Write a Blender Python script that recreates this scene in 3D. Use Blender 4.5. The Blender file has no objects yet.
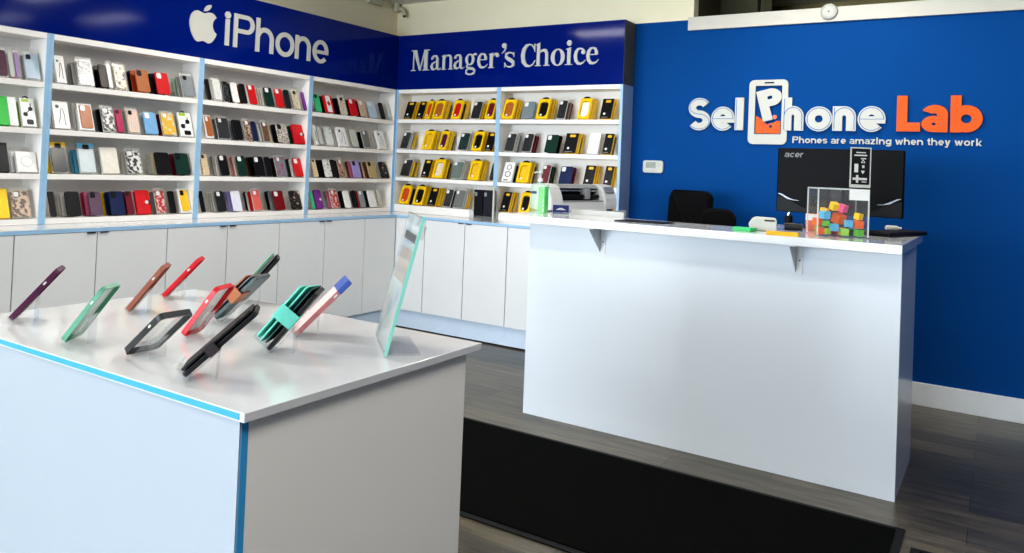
import bpy, bmesh, math, random
from mathutils import Matrix, Vector
random.seed(7)
PI = math.pi
scene = bpy.context.scene
COL = scene.collection

# ---------------------------------------------------------------- colours and materials
def lin(c):
    return c / 12.92 if c <= 0.04045 else ((c + 0.055) / 1.055) ** 2.4
def rgb(r, g, b):
    return (lin(r / 255), lin(g / 255), lin(b / 255), 1.0)
MATS = {}
def pmat(name, col, rough=0.5, spec=0.5, metal=0.0, coat=0.0, noise=0.0, nscale=8.0, emit=None, estr=0.0, bump=0.0):
    """plain principled surface with a little procedural tone variation"""
    if name in MATS: return MATS[name]
    m = bpy.data.materials.new(name); m.use_nodes = True
    nt = m.node_tree; b = nt.nodes['Principled BSDF']
    b.inputs['Base Color'].default_value = col
    b.inputs['Roughness'].default_value = rough
    b.inputs['Specular IOR Level'].default_value = spec
    b.inputs['Metallic'].default_value = metal
    b.inputs['Coat Weight'].default_value = coat
    b.inputs['Coat Roughness'].default_value = 0.06
    if emit: b.inputs['Emission Color'].default_value = emit; b.inputs['Emission Strength'].default_value = estr
    if noise or bump:
        tc = nt.nodes.new('ShaderNodeTexCoord'); n = nt.nodes.new('ShaderNodeTexNoise')
        n.inputs['Scale'].default_value = nscale; n.inputs['Detail'].default_value = 4
        nt.links.new(tc.outputs['Object'], n.inputs['Vector'])
        if noise:
            r = nt.nodes.new('ShaderNodeValToRGB')
            r.color_ramp.elements[0].position = 0.3; r.color_ramp.elements[1].position = 0.7
            r.color_ramp.elements[0].color = tuple(c * (1 - noise) for c in col[:3]) + (1,)
            r.color_ramp.elements[1].color = tuple(min(1, c * (1 + noise)) for c in col[:3]) + (1,)
            nt.links.new(n.outputs['Fac'], r.inputs['Fac']); nt.links.new(r.outputs['Color'], b.inputs['Base Color'])
        if bump:
            bp = nt.nodes.new('ShaderNodeBump'); bp.inputs['Strength'].default_value = bump; bp.inputs['Distance'].default_value = 0.002
            nt.links.new(n.outputs['Fac'], bp.inputs['Height']); nt.links.new(bp.outputs['Normal'], b.inputs['Normal'])
    MATS[name] = m
    return m
def patmat(name, c1, c2, scale=120, kind='noise', thr=0.5):
    if name in MATS: return MATS[name]
    m = bpy.data.materials.new(name); m.use_nodes = True
    nt = m.node_tree; b = nt.nodes['Principled BSDF']; b.inputs['Roughness'].default_value = 0.35
    tc = nt.nodes.new('ShaderNodeTexCoord')
    if kind == 'noise':
        n = nt.nodes.new('ShaderNodeTexNoise'); n.inputs['Detail'].default_value = 1.5; out = n.outputs['Fac']
    elif kind == 'voronoi':
        n = nt.nodes.new('ShaderNodeTexVoronoi'); out = n.outputs['Distance']
    elif kind == 'check':
        n = nt.nodes.new('ShaderNodeTexChecker'); out = n.outputs['Fac']
    else:
        n = nt.nodes.new('ShaderNodeTexWave'); n.inputs['Distortion'].default_value = 6; out = n.outputs['Fac']
    n.inputs['Scale'].default_value = scale
    nt.links.new(tc.outputs['Object'], n.inputs['Vector'])
    r = nt.nodes.new('ShaderNodeValToRGB'); r.color_ramp.elements[0].position = max(0, thr - .05); r.color_ramp.elements[1].position = min(1, thr + .05)
    r.color_ramp.elements[0].color = c1; r.color_ramp.elements[1].color = c2
    nt.links.new(out, r.inputs['Fac']); nt.links.new(r.outputs['Color'], b.inputs['Base Color'])
    MATS[name] = m
    return m
def clearmat(name, tint, amount_clear=0.8, milky=0.1, rough=0.05):
    """clear plastic: mostly see-through, a little milky, mirror-like at grazing angles"""
    if name in MATS: return MATS[name]
    m = bpy.data.materials.new(name); m.use_nodes = True
    nt = m.node_tree; nt.nodes.clear()
    o = nt.nodes.new('ShaderNodeOutputMaterial'); t = nt.nodes.new('ShaderNodeBsdfTransparent'); t.inputs['Color'].default_value = tint
    d = nt.nodes.new('ShaderNodeBsdfDiffuse'); d.inputs['Color'].default_value = tint
    g = nt.nodes.new('ShaderNodeBsdfGlossy'); g.inputs['Roughness'].default_value = rough
    lw = nt.nodes.new('ShaderNodeLayerWeight'); lw.inputs['Blend'].default_value = 0.25
    mm = nt.nodes.new('ShaderNodeMath'); mm.operation = 'MULTIPLY_ADD'; mm.inputs[1].default_value = (1 - amount_clear); mm.inputs[2].default_value = 0.03
    m1 = nt.nodes.new('ShaderNodeMixShader'); m1.inputs['Fac'].default_value = milky
    nt.links.new(t.outputs[0], m1.inputs[1]); nt.links.new(d.outputs[0], m1.inputs[2])
    m2 = nt.nodes.new('ShaderNodeMixShader'); nt.links.new(lw.outputs['Facing'], mm.inputs[0]); nt.links.new(mm.outputs[0], m2.inputs['Fac'])
    nt.links.new(m1.outputs[0], m2.inputs[1]); nt.links.new(g.outputs[0], m2.inputs[2]); nt.links.new(m2.outputs[0], o.inputs['Surface'])
    MATS[name] = m
    return m

def floor_mat():
    m = bpy.data.materials.new('floor_planks'); m.use_nodes = True
    nt = m.node_tree; b = nt.nodes['Principled BSDF']
    tc = nt.nodes.new('ShaderNodeTexCoord')
    br = nt.nodes.new('ShaderNodeTexBrick'); br.offset = 0.37; br.inputs['Scale'].default_value = 1.0
    br.inputs['Brick Width'].default_value = 1.2; br.inputs['Row Height'].default_value = 0.18
    br.inputs['Mortar Size'].default_value = 0.0015; br.inputs['Bias'].default_value = 0.0
    br.inputs['Color1'].default_value = rgb(118, 110, 92); br.inputs['Color2'].default_value = rgb(88, 85, 75); br.inputs['Mortar'].default_value = rgb(50, 47, 44)
    mp = nt.nodes.new('ShaderNodeMapping'); mp.inputs['Scale'].default_value = (1.2, 11, 1)
    n1 = nt.nodes.new('ShaderNodeTexNoise'); n1.inputs['Scale'].default_value = 2.2; n1.inputs['Detail'].default_value = 7; n1.inputs['Roughness'].default_value = 0.65
    n2 = nt.nodes.new('ShaderNodeTexNoise'); n2.inputs['Scale'].default_value = 2.0; n2.inputs['Detail'].default_value = 5
    nt.links.new(tc.outputs['Object'], br.inputs['Vector']); nt.links.new(tc.outputs['Object'], mp.inputs['Vector'])
    nt.links.new(mp.outputs[0], n1.inputs['Vector']); nt.links.new(tc.outputs['Object'], n2.inputs['Vector'])
    r1 = nt.nodes.new('ShaderNodeValToRGB'); r1.color_ramp.elements[0].position = .32; r1.color_ramp.elements[1].position = .72
    r1.color_ramp.elements[0].color = (.38, .37, .36, 1); r1.color_ramp.elements[1].color = (1.25, 1.22, 1.18, 1)
    r2 = nt.nodes.new('ShaderNodeValToRGB'); r2.color_ramp.elements[0].position = .35; r2.color_ramp.elements[1].position = .7
    r2.color_ramp.elements[0].color = (.7, .7, .7, 1); r2.color_ramp.elements[1].color = (1.1, 1.1, 1.1, 1)
    nt.links.new(n1.outputs['Fac'], r1.inputs['Fac']); nt.links.new(n2.outputs['Fac'], r2.inputs['Fac'])
    a = nt.nodes.new('ShaderNodeMixRGB'); a.blend_type = 'MULTIPLY'; a.inputs['Fac'].default_value = 1
    c = nt.nodes.new('ShaderNodeMixRGB'); c.blend_type = 'MULTIPLY'; c.inputs['Fac'].default_value = 1
    nt.links.new(br.outputs['Color'], a.inputs['Color1']); nt.links.new(r1.outputs['Color'], a.inputs['Color2'])
    nt.links.new(a.outputs['Color'], c.inputs['Color1']); nt.links.new(r2.outputs['Color'], c.inputs['Color2'])
    nt.links.new(c.outputs['Color'], b.inputs['Base Color'])
    b.inputs['Roughness'].default_value = 0.30; b.inputs['Specular IOR Level'].default_value = 0.5
    bp = nt.nodes.new('ShaderNodeBump'); bp.inputs['Strength'].default_value = .12; bp.inputs['Distance'].default_value = .003
    nt.links.new(n1.outputs['Fac'], bp.inputs['Height']); nt.links.new(bp.outputs['Normal'], b.inputs['Normal'])
    return m

CL = dict(black=(22, 22, 26), charcoal=(38, 40, 44), blackcam=(20, 22, 26), espresso=(48, 28, 26), brown=(112, 70, 46), tan=(176, 104, 52), orange=(206, 78, 36),
    red=(206, 24, 32), wine=(120, 16, 28), maroon=(112, 28, 46), magenta=(178, 22, 84), pink=(214, 120, 150), coral=(232, 104, 92), plum=(88, 38, 66), plum2=(98, 74, 96),
    purple=(122, 48, 146), lavender=(160, 150, 206), lavwhite=(226, 226, 240), lilac=(168, 140, 186), navy=(28, 42, 82), skyblue=(98, 186, 224), sky=(126, 176, 218), iceblue=(186, 206, 222),
    mint=(176, 214, 196), mint2=(64, 190, 132), green=(34, 190, 62), lime=(170, 206, 50), darkgreen=(22, 56, 48), olive=(118, 112, 70), khaki=(184, 164, 118), gold=(236, 190, 44),
    yellow=(252, 206, 22), white=(236, 236, 234), whiteg=(222, 224, 222), whitecard=(240, 242, 240), ivory=(232, 226, 214), cream=(230, 214, 192), beige=(206, 178, 156), pale=(214, 212, 206), clear=(206, 208, 202),
    frost=(214, 226, 230), grey=(142, 146, 150), slate=(126, 138, 144), greyclear=(120, 122, 120), greengrey=(112, 128, 120))
def cmat(key):
    if key == 'bwpat': return patmat('bw_pattern', rgb(20, 20, 22), rgb(232, 230, 226), 42, 'noise', .5)
    if key == 'leopard': return patmat('leopard_pattern', rgb(24, 22, 22), rgb(206, 198, 188), 110, 'voronoi', .42)
    if key == 'eiffel': return patmat('tower_pattern', rgb(96, 66, 54), rgb(226, 212, 190), 36, 'noise', .42)
    if key == 'brownpat': return patmat('brown_pattern', rgb(86, 56, 40), rgb(206, 176, 150), 40, 'noise', .5)
    if key == 'creampat': return patmat('cream_pattern', rgb(196, 170, 120), rgb(234, 224, 204), 70, 'noise', .46)
    if key == 'pinkmarble': return patmat('pink_marble', rgb(232, 190, 172), rgb(240, 222, 208), 26, 'wave', .5)
    if key == 'plaid': return patmat('plaid_pattern', rgb(196, 160, 100), rgb(238, 228, 206), 90, 'check', .5)
    if key == 'redfloral': return patmat('red_floral', rgb(236, 206, 200), rgb(188, 28, 44), 44, 'noise', .45)
    if key == 'floral': return patmat('floral', rgb(190, 60, 70), rgb(128, 132, 148), 40, 'noise', .42)
    if key == 'rosepat': return patmat('rose_pattern', rgb(110, 50, 44), rgb(206, 150, 128), 38, 'noise', .45)
    if key == 'blackfloral': return patmat('black_floral', rgb(20, 20, 22), rgb(214, 190, 150), 34, 'noise', .62)
    if key == 'tealwhite': return patmat('teal_print', rgb(230, 234, 230), rgb(120, 186, 184), 22, 'noise', .62)
    if key == 'blackyellow': return patmat('black_yellow', rgb(34, 36, 42), rgb(150, 156, 166), 26, 'noise', .58)
    if key == 'blackgrey': return patmat('black_grey', rgb(24, 25, 28), rgb(90, 92, 96), 50, 'noise', .55)
    if key == 'whitegrey': return patmat('white_grey', rgb(226, 226, 222), rgb(120, 128, 126), 30, 'noise', .6)
    if key == 'yellowwhite': return patmat('yellow_white', rgb(240, 190, 50), rgb(228, 222, 206), 20, 'noise', .55)
    r, g, b = CL[key]
    return pmat('plastic_' + key, rgb(r, g, b), .33, .22 if r + g + b < 200 else .4, noise=.06, nscale=30)

M_white = pmat('white_laminate', rgb(226, 227, 227), .25, .5, coat=.25, noise=.012, nscale=3)
M_shelf = pmat('shelf_white', rgb(246, 243, 238), .4, .4, noise=.012, nscale=3)
M_gloss = pmat('gloss_white_panel', rgb(222, 228, 236), .24, .35, coat=.2, noise=.01, nscale=2)
M_top = pmat('white_worktop', rgb(218, 220, 222), .14, .5, coat=.4, noise=.02, nscale=14)
M_edge = pmat('light_blue_edging', rgb(158, 196, 226), .35, .5, noise=.03, nscale=12)
M_island = pmat('island_gloss_panel', rgb(172, 181, 192), .24, .35, coat=.15, noise=.01, nscale=2)
M_isl_edge = pmat('bright_blue_edging', rgb(70, 166, 224), .35, .5, noise=.03, nscale=12)
M_seam = pmat('door_seam_blue', rgb(44, 70, 108), .5, .4, noise=.05)
M_toe = pmat('toe_kick_pale_blue', rgb(206, 220, 236), .3, .5, noise=.02)
M_dark = pmat('dark_metal', rgb(48, 56, 66), .4, .5, metal=.4, noise=.05)
M_black = pmat('black_plastic', rgb(14, 14, 16), .45, .2, noise=.08, nscale=20)
M_fabric = pmat('black_fabric', rgb(12, 12, 14), .9, .2, noise=.2, nscale=60, bump=.3)
M_header = pmat('royal_blue_gloss_panel', rgb(0, 30, 116), .09, .14, noise=.04, nscale=2)
M_bluewall = pmat('blue_wall_paint', rgb(0, 74, 140), .6, .08, noise=.03, nscale=1.5, bump=.05)
M_cream = pmat('cream_wall_paint', rgb(246, 237, 206), .8, .3, noise=.03, nscale=2, bump=.08)
M_trim = pmat('white_trim_paint', rgb(204, 200, 188), .45, .4, noise=.02)
M_ceil = pmat('ceiling_tile', rgb(232, 230, 224), .9, .2, noise=.04, nscale=30)
M_letter = pmat('white_letter_acrylic', rgb(198, 198, 190), .4, .3, noise=.01)
M_orange = pmat('orange_letter_acrylic', rgb(224, 92, 0), .4, .2, noise=.05, nscale=6)
M_lettershadow = pmat('letter_outline_blue', rgb(70, 112, 170), .4, .4, noise=.03)
M_rawboard = pmat('raw_dark_board', rgb(74, 76, 74), .8, .3, noise=.15, nscale=30)
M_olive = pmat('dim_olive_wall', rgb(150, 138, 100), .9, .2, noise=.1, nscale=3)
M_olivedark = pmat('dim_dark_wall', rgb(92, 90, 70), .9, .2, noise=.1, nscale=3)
M_carpet = pmat('black_mat_pile', rgb(14, 15, 14), 1.0, .05, noise=.7, nscale=220, bump=.6)
M_rubber = pmat('black_rubber', rgb(24, 25, 27), .7, .25, noise=.15, nscale=40)
M_glassclear = clearmat('clear_acrylic', (.97, .98, .98, 1), .72, .05)
M_bag = clearmat('clear_poly_bag', (.98, .985, .98, 1), .82, .018, .24)
M_aqua = clearmat('aqua_acrylic_edge', (.36, .82, .72, 1), .7, .55)
M_chrome = pmat('chrome', rgb(200, 204, 208), .15, .5, metal=1)
M_boxframe = clearmat('acrylic_box_wall', (.99, .99, .99, 1), .9, .02)
M_sheet = pmat('white_paper', rgb(236, 236, 232), .7, .3, noise=.02)

# ---------------------------------------------------------------- mesh building
class MB:
    def __init__(s): s.v = []; s.f = []; s.mi = []; s.sm = []
    def add(s, vs, fs, mi=0, smooth=False):
        o = len(s.v); s.v += [tuple(p) for p in vs]
        for f in fs: s.f.append([i + o for i in f]); s.mi.append(mi); s.sm.append(smooth)
        return s
    def box(s, x0, y0, z0, x1, y1, z1, mi=0):
        if x0 > x1: x0, x1 = x1, x0
        if y0 > y1: y0, y1 = y1, y0
        if z0 > z1: z0, z1 = z1, z0
        vs = [(x0, y0, z0), (x1, y0, z0), (x1, y1, z0), (x0, y1, z0), (x0, y0, z1), (x1, y0, z1), (x1, y1, z1), (x0, y1, z1)]
        return s.add(vs, [(3, 2, 1, 0), (4, 5, 6, 7), (0, 1, 5, 4), (1, 2, 6, 5), (2, 3, 7, 6), (3, 0, 4, 7)], mi)
    def prism(s, out, z0, z1, mi=0, T=None):
        n = len(out); vs = [(x, y, z0) for x, y in out] + [(x, y, z1) for x, y in out]
        if T: vs = [T(*p) for p in vs]
        fs = [tuple(range(n - 1, -1, -1)), tuple(range(n, 2 * n))] + [(i, (i + 1) % n, n + (i + 1) % n, n + i) for i in range(n)]
        return s.add(vs, fs, mi)
    def ring(s, out, inn, z0, z1, mi=0, T=None, closed=True):
        n = len(out); vs = [(x, y, z0) for x, y in out] + [(x, y, z0) for x, y in inn] + [(x, y, z1) for x, y in out] + [(x, y, z1) for x, y in inn]
        if T: vs = [T(*p) for p in vs]
        fs = []
        for i in range(n if closed else n - 1):
            j = (i + 1) % n
            fs += [(j, i, n + i, n + j), (2 * n + i, 2 * n + j, 3 * n + j, 3 * n + i), (i, j, 2 * n + j, 2 * n + i), (n + j, n + i, 3 * n + i, 3 * n + j)]
        if not closed:
            for i in (0, n - 1): fs.append((i, n + i, 3 * n + i, 2 * n + i))
        return s.add(vs, fs, mi)
    def ribbon(s, pts, z0, z1, mi=0):
        """flat stroke along (x, y, width) points, extruded"""
        L = []; R = []
        for i, (x, y, w) in enumerate(pts):
            a = pts[max(0, i - 1)]; b = pts[min(len(pts) - 1, i + 1)]
            dx, dy = b[0] - a[0], b[1] - a[1]; d = math.hypot(dx, dy) or 1
            L.append((x - dy / d * w / 2, y + dx / d * w / 2)); R.append((x + dy / d * w / 2, y - dx / d * w / 2))
        return s.ring(L, R, z0, z1, mi, closed=False)
    def rev(s, prof, n=20, o=(0, 0, 0), mi=0, T=None):
        vs = []
        for r, z in prof:
            for k in range(n):
                a = 2 * PI * k / n; vs.append((o[0] + r * math.cos(a), o[1] + r * math.sin(a), o[2] + z))
        if T: vs = [T(*p) for p in vs]
        fs = []
        for i in range(len(prof) - 1):
            for k in range(n):
                k2 = (k + 1) % n; fs.append((i * n + k, i * n + k2, (i + 1) * n + k2, (i + 1) * n + k))
        s.add(vs, fs, mi, True)
        m = len(prof) - 1
        s.add([vs[k] for k in range(n)], [tuple(range(n - 1, -1, -1))], mi); s.add([vs[m * n + k] for k in range(n)], [tuple(range(n))], mi)
        return s
    def tube(s, path, r, n=10, mi=0):
        rings = []; up = Vector((0, 0, 1))
        P = [Vector(p) for p in path]
        for i, p in enumerate(P):
            t = (P[min(i + 1, len(P) - 1)] - P[max(i - 1, 0)]).normalized()
            u = t.cross(up)
            if u.length < .05: u = t.cross(Vector((1, 0, 0)))
            u.normalize(); w = u.cross(t)
            rr = r[i] if isinstance(r, (list, tuple)) else r
            rings.append([p + u * rr * math.cos(2 * PI * k / n) + w * rr * math.sin(2 * PI * k / n) for k in range(n)])
        vs = [q for R in rings for q in R]; fs = []
        for i in range(len(P) - 1):
            for k in range(n):
                k2 = (k + 1) % n; fs.append((i * n + k, i * n + k2, (i + 1) * n + k2, (i + 1) * n + k))
        s.add(vs, fs, mi, True)
        s.add(rings[0], [tuple(range(n))], mi); s.add(rings[-1], [tuple(range(n - 1, -1, -1))], mi)
        return s
    def build(s, name, mats, parent=None, M=None, bevel=0):
        me = bpy.data.meshes.new(name); me.from_pydata(s.v, [], s.f)
        if not isinstance(mats, (list, tuple)): mats = [mats]
        for m in mats: me.materials.append(m)
        for p, mi, sm in zip(me.polygons, s.mi, s.sm): p.material_index = mi; p.use_smooth = sm
        bm = bmesh.new(); bm.from_mesh(me); bmesh.ops.recalc_face_normals(bm, faces=bm.faces); bm.to_mesh(me); bm.free()
        me.update()
        o = bpy.data.objects.new(name, me); COL.objects.link(o)
        if parent: o.parent = parent
        if M is not None: o.matrix_local = M
        if bevel:
            b = o.modifiers.new('bevel', 'BEVEL'); b.width = bevel; b.segments = 2; b.limit_method = 'ANGLE'
        return o
class GB(MB):
    """letter strokes: every stroke's face sits a hair lower than the last, so crossing strokes never coincide"""
    def add(s, vs, fs, mi=0, smooth=False):
        k = s.k = getattr(s, 'k', -1) + 1
        return MB.add(s, [(x, y, 1 - .025 * k if z > .5 else z) for x, y, z in vs], fs, mi, smooth)
def rrect(x0, y0, x1, y1, r, n=4):
    out = []
    for cx, cy, a in ((x1 - r, y1 - r, 0), (x0 + r, y1 - r, 90), (x0 + r, y0 + r, 180), (x1 - r, y0 + r, 270)):
        for k in range(n + 1):
            t = math.radians(a + 90 * k / n); out.append((cx + r * math.cos(t), cy + r * math.sin(t)))
    return out
def circ(cx, cy, rx, ry=None, n=24, a0=0, a1=360):
    ry = ry or rx
    full = abs(a1 - a0) >= 360
    return [(cx + rx * math.cos(math.radians(a0 + (a1 - a0) * k / (n if full else n - 1))), cy + ry * math.sin(math.radians(a0 + (a1 - a0) * k / (n if full else n - 1)))) for k in range(n)]
def tag(o, label, cat, group=None):
    o['label'] = label; o['category'] = cat
    if group: o['group'] = group
    return o
def thing(name, label, cat, loc=(0, 0, 0), rotz=0, group=None, M=None):
    o = bpy.data.objects.new(name, None); COL.objects.link(o); o.empty_display_size = .05
    if M is not None: o.matrix_world = M
    else: o.location = loc; o.rotation_euler = (0, 0, rotz)
    return tag(o, label, cat, group)
def struct(o): o['kind'] = 'structure'; return o
def sub(o, label): o['label'] = label; return o

# ---------------------------------------------------------------- the setting
ZC = 2.78
DD = 0.197            # back wall plane
XR = 6.6              # right wall
struct(MB().box(-3.2, -12.7, -.05, XR, DD + 1.6, 0).build('floor', floor_mat()))
struct(MB().box(-3.2, -12.7, ZC, XR + .1, DD + 1.6, ZC + .06).build('ceiling', M_ceil))
struct(MB().box(-.297, -5.2, 0, -.197, DD + .1, ZC).build('wall_left', M_cream))
w = MB()                                                            # back wall: blue paint below, cream above, high opening at right
w.box(-.297, DD, 0, 2.1, DD + .1, ZC, 1)
w.box(2.1, DD, 0, 2.56, DD + .1, 2.455, 0); w.box(2.1, DD, 2.455, 2.56, DD + .1, ZC, 1)
w.box(2.56, DD, 0, 5.6, DD + .1, 2.43, 0); w.box(5.6, DD, 0, XR, DD + .1, ZC, 0)
struct(w.build('wall_back', [M_bluewall, M_cream]))
M_side = pmat('right_wall_paint', rgb(92, 100, 116), .7, .3, noise=.03)
struct(MB().box(XR, -12.7, 0, XR + .1, DD + .1, ZC).build('wall_right', M_side))
r = MB()                                                            # the dim space seen through the high opening
r.box(2.46, DD + .1, 2.33, 2.56, DD + 1.3, ZC, 1); r.box(2.46, DD + 1.3, 2.33, 5.7, DD + 1.4, ZC, 0); r.box(5.6, DD + .1, 2.33, 5.7, DD + 1.3, ZC, 0)
r.box(2.46, DD + .1, 2.33, 5.7, DD + 1.4, 2.43, 0); r.box(2.56, DD + .62, 2.43, 2.95, DD + .66, ZC, 1)
struct(r.build('wall_upper', [M_olive, M_olivedark]))
t = MB(); t.box(2.527, DD - .022, 2.3757, 6.59, DD, 2.472)
struct(t.build('trim_1', M_trim, bevel=.003))
bb = MB(); bb.box(2.13, DD - .016, 0, XR, DD, .139)
struct(bb.build('baseboard_back', pmat('baseboard_paint', rgb(230, 234, 236), .4, .4, noise=.02), bevel=.003))
# front of the shop, behind the viewpoint: a glazed front with mullions
struct(MB().box(-3.3, -12.8, 0, -3.2, -5.1, ZC).build('wall_entry', M_cream))
struct(MB().box(-3.2, -5.2, 0, -.297, -5.1, ZC).build('wall_side', M_cream))
f = MB(); f.box(-3.2, -12.8, 0, XR, -12.7, .25); f.box(-3.2, -12.8, 2.55, XR, -12.7, ZC)
for x in (-3.2, -1.6, 0, 1.6, 3.2, 4.8, XR - .1): f.box(x, -12.8, .25, x + .1, -12.7, 2.55)
struct(f.build('wall_front', M_trim))
for k, x in enumerate((-3.1, -1.5, .1, 1.7, 3.3, 4.9)):
    g = MB().box(x, -12.76, .25, x + 1.5, -12.752, 2.55); g.box(x, -12.77, 1.38, x + 1.5, -12.73, 1.43, 1)
    struct(g.build('window_%d' % (k + 1), [M_glassclear, M_dark]))

# ---------------------------------------------------------------- shelving
PB = .296
HB = .92
ZL = [1.708, 1.450, 1.20, .952]
ZB = [1.722, 1.462, 1.222, .985]
ZH = 1.9815
def WL(u, v, d):  return (-d, u, v)       # along the left wall: u = Y, v = Z, d = depth behind the front
def WB(u, v, d):  return (u, d, v)        # along the back wall
def wbox(mb, W, u0, u1, v0, v1, d0, d1, mi=0):
    a = W(u0, v0, d0); b = W(u1, v1, d1); return mb.box(a[0], a[1], a[2], b[0], b[1], b[2], mi)
def shelf_bay(W, u0, u1, zs, label, origin):
    t = thing('shelf_unit', label, 'shelf unit', origin)
    Mi = Matrix.Translation(Vector(origin)).inverted()
    D = .188
    for a, b in ((u0, u0 + .02), (u1 - .02, u1)):
        wbox(MB(), W, a + .0004, b - .0004, HB + .001, ZH, .003, D).build('side_panel', M_shelf, t, Mi)
        wbox(MB(), W, a + .0004, b - .0004, HB + .001, ZH, 0, .003).build('edge_strip', M_edge, t, Mi)['label'] = 'light blue front edge strip'
    wbox(MB(), W, u0 + .02, u1 - .02, HB + .001, ZH, D - .006, D).build('back_panel', M_shelf, t, Mi)
    wbox(MB(), W, u0 + .0204, u1 - .0204, ZH - .032, ZH, .001, D - .006).build('top_board', M_shelf, t, Mi)
    for k, z in enumerate(zs):
        zb = z - .03 if k < 3 else HB + .001
        wbox(MB(), W, u0 + .0204, u1 - .0204, zb, z, .001, D - .006).build('shelf', M_shelf, t, Mi)
    return t
UL = {0: (-3.97, -2.9958), 1: (-2.9958, -2.0045), 2: (-2.0045, -1.0169), 3: (-1.0169, -.001)}
UB = {4: (.001, 1.0554), 5: (1.0554, 2.1219)}
BL = {0: 'white open shelf bay at the far left edge', 1: 'white open shelf bay under the left end of the blue fascia, left of apple emblem',
      2: 'white open shelf bay directly under the white apple emblem and word', 3: 'white open shelf bay of the left wall beside the corner',
      4: 'white open shelf bay of the back wall beside the corner', 5: 'white open shelf bay at right end, behind the white printer'}
for k, (a, b) in UL.items(): shelf_bay(WL, a, b, ZL, BL[k], (-.09, (a + b) / 2, HB))
for k, (a, b) in UB.items():
    su = shelf_bay(WB, a, b, ZB, BL[k], ((a + b) / 2, .09, HB))
    if k == 5: sub(MB().box(b + .0002, .003, HB + .001, b + .0022, .188, ZH).build('end_panel', pmat('end_shade_blue_grey', rgb(128, 146, 174), .35, .4, noise=.02), su, Matrix.Translation(((a + b) / 2, .09, HB)).inverted()), 'thin outer end sheet, blue grey for the shade on this side')  # added sheet: side shade of the white unit put into its blue grey colour

# base cabinets
G0, GW = -PB - .3738, .4348
def base_unit(W, us, label, origin, pulls=True, end=None):
    """us: door boundaries along the wall; fronts lie at depth -PB"""
    t = thing('base_cabinet', label, 'cabinet', origin); Mi = Matrix.Translation(Vector(origin)).inverted()
    u0, u1 = us[0], us[-1]
    wbox(MB(), W, u0 + .0005, u1 - .0005, .155, HB - .022, -PB + .018, .188).build('carcass', M_seam, t, Mi)
    c = MB(); wbox(c, W, u0 + .0005, u1 - .0005, .012, .1545, -PB + .03, -PB + .05); c.build('toe_kick', M_toe, t, Mi)
    c = MB(); wbox(c, W, u0 + .0005, u1 - .0005, 0, .1545, -PB + .06, .188); c.build('plinth', M_black, t, Mi)
    for i in range(len(us) - 1):
        d = wbox(MB(), W, us[i] + .003, us[i + 1] - .003, .156, HB - .024, -PB, -PB + .0175).build('door', M_white, t, Mi, bevel=.0012)
        if pulls and len(us) > 2:
            uu = us[i + 1] - .06 if i == 0 else us[i] + .015
            p = wbox(MB(), W, uu, uu + .045, HB - .030, HB - .0242, -PB - .010, -PB - .0002)
            p.build('finger_pull', M_dark, d)
    return t
LG = [G0 - GW * i for i in range(9)]
base_unit(WL, [LG[0], -PB + .0005], 'narrow white base cabinet front in left corner', (.05, (LG[0] - PB) / 2, 0), False)
base_unit(WL, [LG[2], LG[1], LG[0]], 'white two-door base cabinet of the left wall, nearest the corner', (.05, LG[1], 0))
base_unit(WL, [LG[4], LG[3], LG[2]], 'white two-door base cabinet of the left wall, second from the corner', (.05, LG[3], 0))
base_unit(WL, [LG[6], LG[5], LG[4]], 'white two-door base cabinet of the left wall, third from the corner', (.05, LG[5], 0))
base_unit(WL, [LG[8], LG[7], LG[6]], 'white two-door base cabinet at the far left edge', (.05, LG[7], 0))
base_unit(WB, [PB, .596], 'narrow white base cabinet front in back corner', (.44, -.05, 0), False)
base_unit(WB, [.596, .984, 1.372], 'white two-door base cabinet on back wall beside the corner', (.984, -.05, 0))
base_unit(WB, [1.372, 1.745, 2.1219], 'white two-door base cabinet on back wall behind the desk', (1.745, -.05, 0))
wt = thing('worktop', 'long white L-shaped worktop over the base cabinets with light blue edge', 'worktop', (0, 0, HB - .022))
c = MB(); z0, z1 = HB - .0215, HB
c.prism([(-.19, -4.15), (PB, -4.15), (PB, -PB), (2.1219, -PB), (2.1219, .19), (-.19, .19)], z0, z1)
c.build('top_board', M_top, wt, Matrix.Translation((0, 0, -(HB - .022))))
c = MB(); c.box(PB, -4.15, z0, PB + .003, -PB - .003, z1 - .001); c.box(PB, -PB - .003, z0, 2.1219, -PB, z1 - .001)
sub(c.build('edge_strip', M_edge, wt, Matrix.Translation((0, 0, -(HB - .022)))), 'light blue edge strip')

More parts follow.
